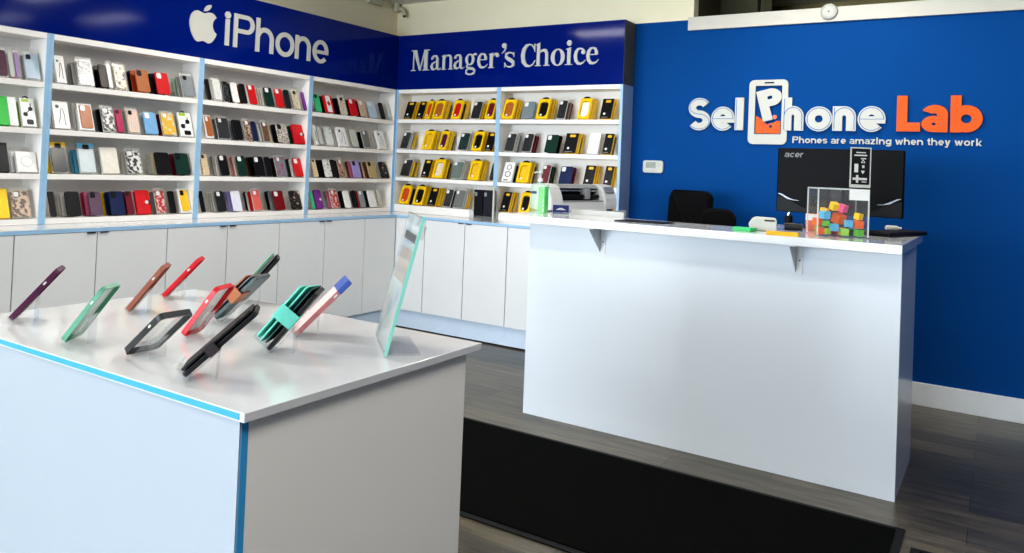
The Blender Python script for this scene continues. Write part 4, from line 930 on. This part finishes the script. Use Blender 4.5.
# suggestion box
bx_a = math.radians(24)
MBX = Matrix.Translation((3.747, -1.515, HD + .001)) @ Matrix.Rotation(bx_a, 4, 'Z')
sb = bpy.data.objects.new('suggestion_box', None); COL.objects.link(sb); sb.matrix_world = MBX
tag(sb, 'clear acrylic ballot box with black sign and colourful paper cubes inside', 'box')
BW, BD, BH, tk = .214, .188, .212, .004
for nm_, a in (('front_wall', (0, 0, .004, BW, tk, BH)), ('back_wall', (0, BD - tk, .004, BW, BD, BH)), ('side_wall', (0, tk + .0003, .004, tk, BD - tk - .0003, BH)), ('side_wall', (BW - tk, tk + .0003, .004, BW, BD - tk - .0003, BH)), ('floor_plate', (0, 0, 0, BW, BD, .0038)), ('lid', (0, 0, BH + .0003, BW, BD, BH + .0043))):
    MB().box(*a).build(nm_, M_boxframe, sb)
e = MB(); q_ = .0028
for x_ in (0, BW):
    for y_ in (0, BD): e.box(x_ - q_, y_ - q_, .004, x_ + q_, y_ + q_, BH + .005)
for z_ in (BH + .002,):
    for y_ in (0, BD): e.box(0, y_ - q_, z_ - q_, BW, y_ + q_, z_ + q_)
    for x_ in (0, BW): e.box(x_ - q_, 0, z_ - q_, x_ + q_, BD, z_ + q_)
e.build('polished_edges', clearmat('edge_glow', (.88, .92, .90, 1), .6, .55), sb)
SX = Matrix.Translation((.128, -.004, 0))
MB().box(0, -.002, BH + .012, .088, .001, BH + .192).build('sign_holder', M_letter, sb, SX)
sp = MB().box(.006, -.0035, BH + .026, .082, -.0022, BH + .186).build('sign_plate', pmat('sign_black', rgb(18, 20, 22), .4), sb, SX)
e = MB(); Y0, Y1 = -.0045, -.0037; z_ = BH
for a in ((.024, .166, .064, .171), (.016, .153, .070, .159), (.044, .139, .066, .144), (.018, .080, .034, .118), (.012, .046, .072, .056), (.026, .034, .036, .068), (.05, .036, .07, .04)): e.box(a[0], Y0, z_ + a[1], a[2], Y1, z_ + a[3])
e.ring(circ(.054, .128, .011, .011, 3, 90, 450), circ(.054, .128, .006, .006, 3, 90, 450), -Y1, -Y0, T=lambda x, y, z: (x, -z, y + z_)); e.prism(circ(.054, .083, .010, .010, 3, 270, 630), -Y1, -Y0, T=lambda x, y, z: (x, -z, y + z_)); e.box(.05, Y0, z_ + .10, .06, Y1, z_ + .112)
e.build('sign_symbols', cmat('pale'), sp, Matrix.Identity(4))
MB().box(.002, -.002, BH - .045, .086, -.0006, BH + .004).build('white_strip', M_sheet, sb, SX)
# paper cubes in the box
cubes = [  # x, y, z, size, yaw, pitch, colour, label
 (.022, .030, .021, .030, .2, .1, 'orange2', 'orange paper cube in bottom left corner of clear box'), (.048, .028, .021, .028, .5, .0, 'lime', 'lime paper cube on box floor, second from left'),
 (.078, .026, .040, .034, .12, .05, 'skyblue', 'sky blue paper cube against box front, bottom centre left'), (.080, .070, .019, .034, .6, .0, 'magenta', 'magenta paper cube on box floor behind the blue one'),
 (.122, .026, .022, .033, .2, .1, 'lime2', 'light green paper cube at bottom front centre of box'), (.158, .060, .019, .032, .1, .0, 'darkgreen', 'dark green paper cube on box floor at right'),
 (.184, .030, .020, .032, .4, .1, 'green2', 'bright green paper cube in bottom right corner of box'), (.183, .034, .058, .036, .3, .15, 'orange2', 'orange paper cube stacked at right side of box'),
 (.184, .036, .094, .030, .6, .2, 'yellow', 'yellow paper cube on top of right hand stack in box'), (.140, .028, .060, .032, .1, .0, 'skyblue', 'sky blue paper cube right of centre, middle layer'),
 (.040, .034, .094, .036, .4, .1, 'skyblue', 'sky blue paper cube at upper left of the pile'), (.020, .078, .060, .034, .3, .1, 'orange2', 'orange paper cube against left side wall, middle layer'),
 (.112, .080, .078, .046, .5, .3, 'orange2', 'large orange paper cube at the middle of pile'), (.126, .076, .126, .036, .7, .3, 'pink', 'pink paper cube near top of pile'),
 (.092, .080, .134, .034, .3, .4, 'yellow', 'yellow paper cube at top of pile'), (.050, .084, .108, .034, .9, .2, 'gold', 'gold paper cube behind the upper left blue one'),
 (.036, .100, .022, .034, .2, 0, 'green2', 'green paper cube on box floor at back left'), (.125, .115, .022, .034, .4, 0, 'orange2', 'orange paper cube on box floor at back centre'),
 (.185, .105, .022, .034, .1, 0, 'skyblue', 'sky blue paper cube on box floor at back right'), (.046, .036, .056, .026, .1, 0, 'green2', 'green paper cube under the upper left blue one')]
CL['orange2'] = (250, 116, 44); CL['lime2'] = (172, 222, 82); CL['green2'] = (110, 200, 60); CL['pink'] = (240, 96, 150); MATS.pop('plastic_pink', None)
for x, y, z, s, ya, pt, cc, lb in cubes:
    h_ = s / 2 - .001
    o = MB().box(-h_, -h_, -h_, h_, h_, h_).build('paper_cube', cmat(cc), None, MBX @ Matrix.Translation((x, y + .004, z)) @ Matrix.Rotation(ya, 4, 'Z') @ Matrix.Rotation(pt, 4, 'X'), bevel=.001)
    tag(o, lb, 'paper cube', 'paper cubes in the clear box')
# keyboard and tube at the right end
t = thing('keyboard', 'black keyboard lying at right end of the desk', 'keyboard', (4.015, -1.02, HD + .001), math.radians(72))
MB().prism(rrect(-.20, -.065, .20, .065, .012), 0, .016).build('body', M_black, t, bevel=.003)
e = MB()
for i in range(15):
    for j in range(5): e.box(-.19 + i * .0253, -.056 + j * .0225, .0162, -.19 + i * .0253 + .021, -.056 + j * .0225 + .018, .021)
sub(e.build('keys', pmat('key_black', rgb(30, 30, 33), .5), t), 'rows of black keys')['kind'] = 'stuff'
t = thing('glue_tube', 'small white tube lying on black keyboard', 'tube', (4.0, -1.05, HD + .0355), .5)
MB().tube([(-.03, 0, 0), (-.025, 0, 0), (.02, 0, 0), (.03, 0, 0)], [.011, .013, .012, .008], 12).build('tube', M_letter, t); MB().tube([(.031, 0, 0), (.042, 0, 0)], .006, 10).build('cap', cmat('pale'), t)

# ---------------------------------------------------------------- office chair
t = thing('office_chair', 'black padded office chair standing behind the reception desk', 'chair', (2.665, -.44, 0), math.radians(-14))
def pad(w, h, th, n=8):
    m = MB(); N = 12; M_ = 10; vs = []
    for j in range(M_ + 1):
        for i in range(N + 1):
            u = i / N * 2 - 1; v = j / M_ * 2 - 1
            vs.append((u, v))
    return vs, N, M_
# backrest: a rounded, gently curved cushion
out = rrect(-.155, 0, .155, .56, .05, 5)
bk = MB(); k1 = [(x * .96, y * .97 + .008) for x, y in out]
BT = lambda x, y, z: (x, z - .06 * (1 - (x / .155) ** 2) + .035 * math.sin(y / .56 * PI) + y * .10, y)
bk.prism(out, -.03, .03, T=BT); b_ = bk.build('backrest', M_fabric, t, Matrix.Translation((-.03, .24, .68)), bevel=.02)
MB().prism(rrect(-.11, 0, .11, .40, .07, 5), -.03, .03, T=lambda x, y, z: (x, z - .1 * x, y)).build('side_bolster', M_fabric, t, Matrix.Translation((.235, .19, .735)) @ Matrix.Rotation(math.radians(35), 4, 'Z'), bevel=.02)
MB().prism(rrect(-.25, -.24, .25, .24, .07, 5), .47, .55).build('seat', M_fabric, t, bevel=.025)
MB().box(-.03, .22, .40, .03, .30, .74).build('back_support', M_black, t, bevel=.006)
for sx in (-1, 1):
    a = MB(); a.tube([(sx * .27, .14, .49), (sx * .30, .15, .62), (sx * .30, .13, .73)], .016, 10); a.box(sx * .25, .12, .452, sx * .28, .16, .49); a.build('arm_post', M_black, t)
    MB().prism(rrect(sx * .30 - .04, -.14, sx * .30 + .04, .17, .035), .7335, .765).build('armrest', M_fabric, t, bevel=.01)
MB().tube([(0, 0, .10), (0, 0, .468)], .028, 14).build('gas_lift', M_chrome, t)
for k in range(5):
    a = 2 * PI * k / 5 + .3
    lg_ = MB().tube([(0.03 * math.cos(a), .03 * math.sin(a), .10), (.29 * math.cos(a), .29 * math.sin(a), .075)], [.024, .014], 8).build('leg', M_black, t)
    MB().rev([(.026, -.02), (.03, -.012), (.03, .012), (.026, .02)], 14).build('caster', M_black, lg_, Matrix.Translation((.285 * math.cos(a), .285 * math.sin(a), .031)) @ Matrix.Rotation(a, 4, 'Z') @ Rx)

# ---------------------------------------------------------------- floor mats
def mat_thing(label, x0, y0, x1, y1):
    t = thing('floor_mat', label, 'mat', ((x0 + x1) / 2, (y0 + y1) / 2, 0)); Mi = Matrix.Translation(((x0 + x1) / 2, (y0 + y1) / 2, 0)).inverted()
    MB().box(x0 + .03, y0 + .03, .001, x1 - .03, y1 - .03, .010).build('pile', M_carpet, t, Mi)
    MB().ring([(x0, y0), (x1, y0), (x1, y1), (x0, y1)], [(x0 + .03, y0 + .03), (x1 - .03, y0 + .03), (x1 - .03, y1 - .03), (x0 + .03, y1 - .03)], .0008, .006).build('rubber_border', M_rubber, t, Mi)
mat_thing('long black entrance mat with rubber border on floor before desk', 1.55, -2.785, 4.155, -1.815)
mat_thing('second black mat just entering the bottom right corner', 4.188, -3.0, 5.3, -1.97)

# ---------------------------------------------------------------- display island
ZI = .92
IX0, IX1, IY0, IY1 = 2.336, 3.410, -4.422, -3.722
isl = thing('display_counter', 'white display counter with bright blue edging in the left foreground', 'counter', ((IX0 + IX1) / 2, (IY0 + IY1) / 2, 0)); Mi = Matrix.Translation(((IX0 + IX1) / 2, (IY0 + IY1) / 2, 0)).inverted()
MB().box(IX0, IY0, ZI - .016, IX1, IY1, ZI).build('countertop', M_top, isl, Mi, bevel=.001)
MB().box(IX0 + .02, IY0 + .006, 0, IX1 - .0175, IY0 + .024, ZI - .0165).build('front_panel', M_island, isl, Mi)
sub(MB().box(IX1 - .0172, IY0 + .0095, 0, IX1 - .0162, IY0 + .0235, ZI - .0165).build('corner_strip', M_isl_edge, isl, Mi), 'bright blue corner edging')
MB().box(IX1 - .034, IY0 + .0245, 0, IX1 - .0165, IY1 - .040, ZI - .0165).build('side_panel', M_shelf, isl, Mi)
MB().box(IX0 + .02, IY0 + .0245, 0, IX0 + .038, IY1 - .040, ZI - .0165).build('side_panel', M_white, isl, Mi)
MB().box(IX0 + .0385, IY1 - .058, 0, IX1 - .0345, IY1 - .040, ZI - .0165).build('back_panel', M_white, isl, Mi)
sub(MB().box(IX0, IY0 - .0015, ZI - .0125, IX1 - .012, IY0 - .0002, ZI - .002).build('edge_strip', M_isl_edge, isl, Mi), 'bright blue front edge strip')

# display phone cases leaning in clear stands
PHN = {'purple': [2.4705, -4.3397, 0.9285, 0.8745, 0.8779, 0.1546, 0.078], 'green': [2.7667, -4.3755, 0.9285, 0.5758, 0.9497, 0.145, 0.078], 'brown': [2.5519, -4.0922, 0.9285, 0.7249, 0.9282, 0.1449, 0.078], 'red1': [2.4338, -3.9076, 0.9285, 0.7087, 0.8486, 0.1448, 0.078], 'red2': [2.8925, -4.1723, 0.9285, 0.3635, 0.9412, 0.1399, 0.078], 'black': [2.943, -4.3439, 0.9285, 0.0031, 0.6659, 0.1478, 0.078], 'folio1': [2.798, -4.0137, 0.934, 0.3798, 0.7902, 0.1544, 0.08], 'folio2': [2.6423, -3.803, 0.934, 0.8644, 0.8777, 0.1572, 0.08], 'blk': [3.1917, -4.3816, 0.934, 0.8111, 0.7498, 0.1706, 0.085], 'teal': [3.1383, -4.144, 0.934, 0.6006, 0.893, 0.1596, 0.085], 'pink': [3.0664, -3.9889, 0.9285, 0.8708, 0.7993, 0.1717, 0.078], 'glass': [3.3355, -3.9861, 0.926, 0.8231, 1.3365, 0.3051, 0.2]}
def leaning(key):
    bx_, by_, bz_, al, th, L, W = PHN[key]
    s = Vector((math.cos(th) * math.cos(al), math.cos(th) * math.sin(al), math.sin(th))); w = Vector((-math.sin(al), math.cos(al), 0)); n = w.cross(s)
    M = Matrix(((w.x, s.x, n.x, bx_), (w.y, s.y, n.y, by_), (w.z, s.z, n.z, bz_), (0, 0, 0, 1)))
    return M, L, W, th
def stand(M, W, th, t, what, lip=.010, under=.0, front=0):
    o = bpy.data.objects.new('display_stand', None); COL.objects.link(o); o.matrix_world = M
    tag(o, 'clear acrylic easel stand holding the ' + what, 'stand', 'clear stands on the display counter')
    u = t / 2 + .0012 + under; t = max(t, 2 * front); T_ = lambda a, b_, z: (z, a, b_); x0, x1 = W * .22, W * .80; k = .0022
    MB().prism([(-.003, u), (.072, u), (.072, u + k), (-.003, u + k)], x0, x1, T=T_).build('back_plate', M_glassclear, o)
    MB().prism([(-.0052, u + k), (-.0052, -t / 2 - .006), (.011, -t / 2 - .006), (.011, -t / 2 - .006 + k), (-.003, -t / 2 - .006 + k), (-.003, u + k)], x0, x1, T=T_).build('lip', M_glassclear, o)
    a0, b0 = .066, u + k + .0004
    hgt = (M @ Vector((0, a0, b0))).z - (ZI + .0006)
    dy, dz = -math.sin(th), math.cos(th)
    p1 = (a0 + dy * hgt, b0 + dz * hgt)
    MB().prism([(a0, b0), (a0 + .004 * dz, b0 - .0), p1, (p1[0] - .0026 * dz, p1[1] - .0026 * -dy)], x0 + .004, x1 - .004, T=T_).build('rear_leg', M_glassclear, o)
    return o
def tray(key, col, inner, what, t=.0115, clear_back=False, wall=.0028):
    M, L, W, th = leaning(key)
    o = MB().ring(rrect(0, 0, W, L, .013, 5), rrect(wall, wall, W - wall, L - wall, .0105, 5), -t / 2, t / 2).build('phone_case', col, None, M)
    MB().prism(rrect(wall + .0002, wall + .0002, W - wall - .0002, L - wall - .0002, .0102, 5), -t / 2, -t / 2 + .0016).build('back_panel', M_glassclear if clear_back else inner, o)
    MB().box(-.0006, L * .70, -.0022, -.0001, L * .76, .0022).build('switch_cutout', cmat('pale'), o)
    MB().box(-.0008, L * .52, -.0016, -.0001, L * .64, .0016).build('volume_button', col, o)
    tag(o, what, 'phone case', 'phone cases leaning on the display counter')
    stand(M, W, th, t, what.split(' leaning')[0].split(' standing')[0]); return o, M, L, W, t
isle_col = lambda n_, *c_: pmat('case_' + n_, rgb(*c_), .38, .5, noise=.04, nscale=40)
inn = pmat('case_lining_pale', rgb(222, 214, 212), .6, noise=.03)
tray('purple', isle_col('plum', 84, 30, 66), inn, 'plum purple phone case leaning at the left edge of display counter')
tray('green', isle_col('sage', 92, 158, 128), pmat('lining_green_white', rgb(206, 214, 208), .6), 'sage green phone case leaning second from left', t=.0105)
tray('brown', isle_col('brown', 156, 92, 74), inn, 'light brown phone case leaning behind the green one')
tray('red1', isle_col('red', 208, 22, 38), inn, 'red phone case leaning at the back of display counter')
tray('red2', isle_col('red', 208, 22, 38), inn, 'bright red phone case leaning right of black framed clear case')
tray('black', isle_col('black', 22, 26, 34), inn, 'black framed phone case with clear back leaning near front edge', t=.0125, clear_back=True, wall=.0036)

def folio(key, leaves, strap, what, fan, strap_y=(.42, .60)):
    """wallet case seen on its open edge; leaves hinge at the far long edge"""
    M, L, W, th = leaning(key)
    o = bpy.data.objects.new('wallet_case', None); COL.objects.link(o); o.matrix_world = M; tag(o, what, 'phone case', 'phone cases leaning on the display counter')
    n = len(leaves); off = -.3 * (sum(l[2] for l in leaves) + .6 * W * math.sin(math.radians(fan * (n - 1)))); t0 = off
    o.matrix_world = M = Matrix.Translation((0, 0, (-off + .0062) * math.cos(th) - .0096)) @ M
    for k, (nm_, col, tk_, l0, l1) in enumerate(leaves):
        A = Matrix.Translation((W, 0, -t0)) @ Matrix.Rotation(math.radians(-fan * k), 4, 'Y') @ Matrix.Translation((-W, 0, 0))
        MB().prism(rrect(0, L * l0, W, L * l1, .010, 4), -tk_, 0).build(nm_, col, o, A, bevel=.001)
        t0 += tk_ + .0012
    tot = t0 + .92 * W * math.sin(math.radians(fan * (n - 1)))
    if strap:
        hh = .0018; y0_, y1_ = L * strap_y[0], L * strap_y[1]
        MB().box(-hh - .0045, y0_, -tot - .002, -.0045, y1_, -off + .0022).build('strap', strap, o, bevel=.001)
        MB().box(-.0044, y0_, -off + .0005, W * .5, y1_, -off + .0022).build('strap_end', strap, o)
    stand(M, W, th, 0, what.split(' leaning')[0], under=-off + .004, front=tot)
    return o
bk_l = pmat('black_leather', rgb(20, 20, 22), .45, noise=.15, nscale=60); gr_l = pmat('grey_card', rgb(120, 124, 128), .5, noise=.1, nscale=50)
teal = pmat('teal_leather', rgb(108, 204, 186), .45, noise=.08, nscale=50); dteal = pmat('dark_teal', rgb(24, 84, 78), .45, noise=.1, nscale=50)
folio('blk', [('case_body', bk_l, .009, 0, 1), ('cover', bk_l, .0045, .02, .97)], pmat('dark_strap', rgb(58, 50, 52), .5, noise=.1), 'black wallet phone case with strap leaning at the front of display counter', 1.6, (.34, .47))
folio('teal', [('case_body', bk_l, .009, .0, 1.0), ('inner_leaf', dteal, .003, .05, 1.0), ('card_leaf', teal, .004, .02, .98), ('cover', teal, .004, .03, .93)], teal, 'teal wallet phone case with strap and fanned leaves leaning centre right', 4.4, (.40, .62))
folio('folio1', [('case_body', pmat('slate_case', rgb(60, 78, 80), .4), .009, 0, 1.0), ('card_leaf', gr_l, .003, .0, .95), ('cover', pmat('brown_leather', rgb(146, 84, 48), .45, noise=.12, nscale=50), .004, .02, .9)], pmat('tan_strap', rgb(172, 100, 56), .5), 'brown and grey wallet phone case leaning behind bright red one', 3.2, (.42, .66))
folio('folio2', [('case_body', bk_l, .010, 0, 1.0), ('card_leaf', gr_l, .003, .0, .96), ('cover', pmat('green_leather', rgb(60, 160, 112), .45, noise=.1, nscale=50), .004, .3, .98)], None, 'black wallet phone case with green cover leaning at back of counter', 3.2)
o, M, L, W, t_ = tray('pink', isle_col('rose', 180, 116, 116), pmat('lining_rose', rgb(226, 196, 194), .6), 'rose pink phone case with blue top leaning right of teal wallet', t=.0115)
MB().box(-.0012, L - .036, -t_ / 2 - .001, W + .001, L + .0012, t_ / 2 + .001).build('blue_end', isle_col('blue', 66, 92, 164), o, bevel=.002)
# sign holder at the right end of the counter
M, L, W, th = leaning('glass')
o = bpy.data.objects.new('sign_holder', None); COL.objects.link(o); o.matrix_world = M; tag(o, 'tall clear acrylic sign holder with aqua edge, seen side-on at counter end', 'sign holder')
MB().box(0, 0, -.003, W, L, 0).build('front_sheet', M_glassclear, o)
MB().box(0, 0, .0018, W, L, .0048).build('back_sheet', M_glassclear, o)
MB().box(-.003, -.002, -.0025, -.0003, L + .002, .0045).build('edge', pmat('aqua_edge', rgb(142, 214, 196), .25), o)
ps = MB().box(.004, .004, .0003, W - .004, L - .004, .0014).build('printed_sheet', patmat('poster_print', rgb(206, 214, 214), rgb(150, 176, 198), 9, 'noise', .55), o)
e = MB(); e.box(.02, L * .80, -.0046, W - .03, L * .86, -.0034); e.build('dark_heading', pmat('print_dark', rgb(70, 74, 80), .5), ps, Matrix.Translation((0, 0, .0030)))
MB().box(.02, L * .50, -.0016, W - .03, L * .74, -.0004).build('text_block', pmat('print_taupe', rgb(168, 158, 150), .5), ps, Matrix.Translation((0, 0, .0004)))
hgt = 0
T_ = lambda a, b_, z: (z, a, b_)
dy, dz = -math.sin(th), math.cos(th); gx, gz = math.cos(th), math.sin(th)       # down and level directions in the side plane
p0 = (-.004, .006); f1 = (p0[0] + gx * .075, p0[1] + gz * .075)
lev = (M @ Vector((0, p0[0], p0[1]))).z - (ZI + .0008)
p0 = (p0[0] + dy * lev, p0[1] + dz * lev); f1 = (p0[0] + gx * .075, p0[1] + gz * .075)
MB().prism([p0, f1, (f1[0] - dy * .004, f1[1] - dz * .004), (p0[0] - dy * .004, p0[1] - dz * .004)], .01, W - .01, T=T_).build('foot', M_glassclear, o)
MB().box(.015, L - .05, .0055, .045, L - .02, .016).build('clip', M_glassclear, o)

# ---------------------------------------------------------------- ceiling lights and daylight
def area(name, loc, rot, sx, sy, power, col):
    l = bpy.data.lights.new(name, 'AREA'); l.shape = 'RECTANGLE'; l.size = sx; l.size_y = sy; l.energy = power; l.color = col
    o = bpy.data.objects.new(name, l); COL.objects.link(o); o.location = loc; o.rotation_euler = rot
    return o
M_diff = pmat('light_diffuser', rgb(250, 248, 240), .6, emit=(1, .96, .88, 1), estr=5)
LW = 13.5
for k, (x, y, pw) in enumerate(((3.55, -.55, .45), (4.75, -1.05, .35), (2.95, -1.55, .65), (1.15, -2.0, 1.3), (2.2, -3.6, 1), (4.4, -3.4, .8), (1.2, -5.6, 1), (4.6, -5.6, 1.7))):
    t = thing('ceiling_light', 'flat white ceiling light panel', 'ceiling light', (x, y, ZC), 0, 'ceiling light panels')
    MB().ring([(-.46, -.17), (.46, -.17), (.46, .17), (-.46, .17)], [(-.44, -.15), (.44, -.15), (.44, .15), (-.44, .15)], -.022, -.001).build('frame', M_trim, t)
    MB().box(-.439, -.149, -.016, .439, .149, -.006).build('diffuser', M_diff, t)
    area('panel_light', (x, y, ZC - .03), (0, 0, 0), .86, .28, LW * pw, (1, .965, .91))
area('daylight', (.5, -12.6, 1.4), (PI / 2, 0, 0), 7.4, 2.2, 780, (.80, .90, 1.0))

wd = bpy.data.worlds.new('world'); scene.world = wd; wd.use_nodes = True
nt = wd.node_tree; sk = nt.nodes.new('ShaderNodeTexSky'); sk.sky_type = 'HOSEK_WILKIE'; sk.turbidity = 4; sk.sun_direction = (.3, -.5, .8)
nt.links.new(sk.outputs[0], nt.nodes['Background'].inputs[0]); nt.nodes['Background'].inputs[1].default_value = 1.2

# ---------------------------------------------------------------- camera
cam = bpy.data.cameras.new('camera'); co = bpy.data.objects.new('camera', cam); COL.objects.link(co)
R_, U_, F_ = Vector((0.83519425, 0.54842588, 0.04098314)), Vector((-0.02486737, -0.03678461, 0.99901377)), Vector((-0.54939255, 0.8353897, 0.01708438))
co.matrix_world = Matrix(((R_.x, U_.x, -F_.x, 4.4301), (R_.y, U_.y, -F_.y, -5.2908), (R_.z, U_.z, -F_.z, 1.3378), (0, 0, 0, 1)))
cam.sensor_width = 36; cam.lens = 784.61 / 1024 * 36; cam.shift_x = (512 - 485.397) / 1024; cam.shift_y = (153.69 - 276.5) / 1024; cam.clip_start = .02
scene.camera = co
scene.view_settings.view_transform = 'Standard'; scene.view_settings.look = 'Medium High Contrast'
scene.view_settings.exposure = 0.13; scene.view_settings.gamma = 1.0
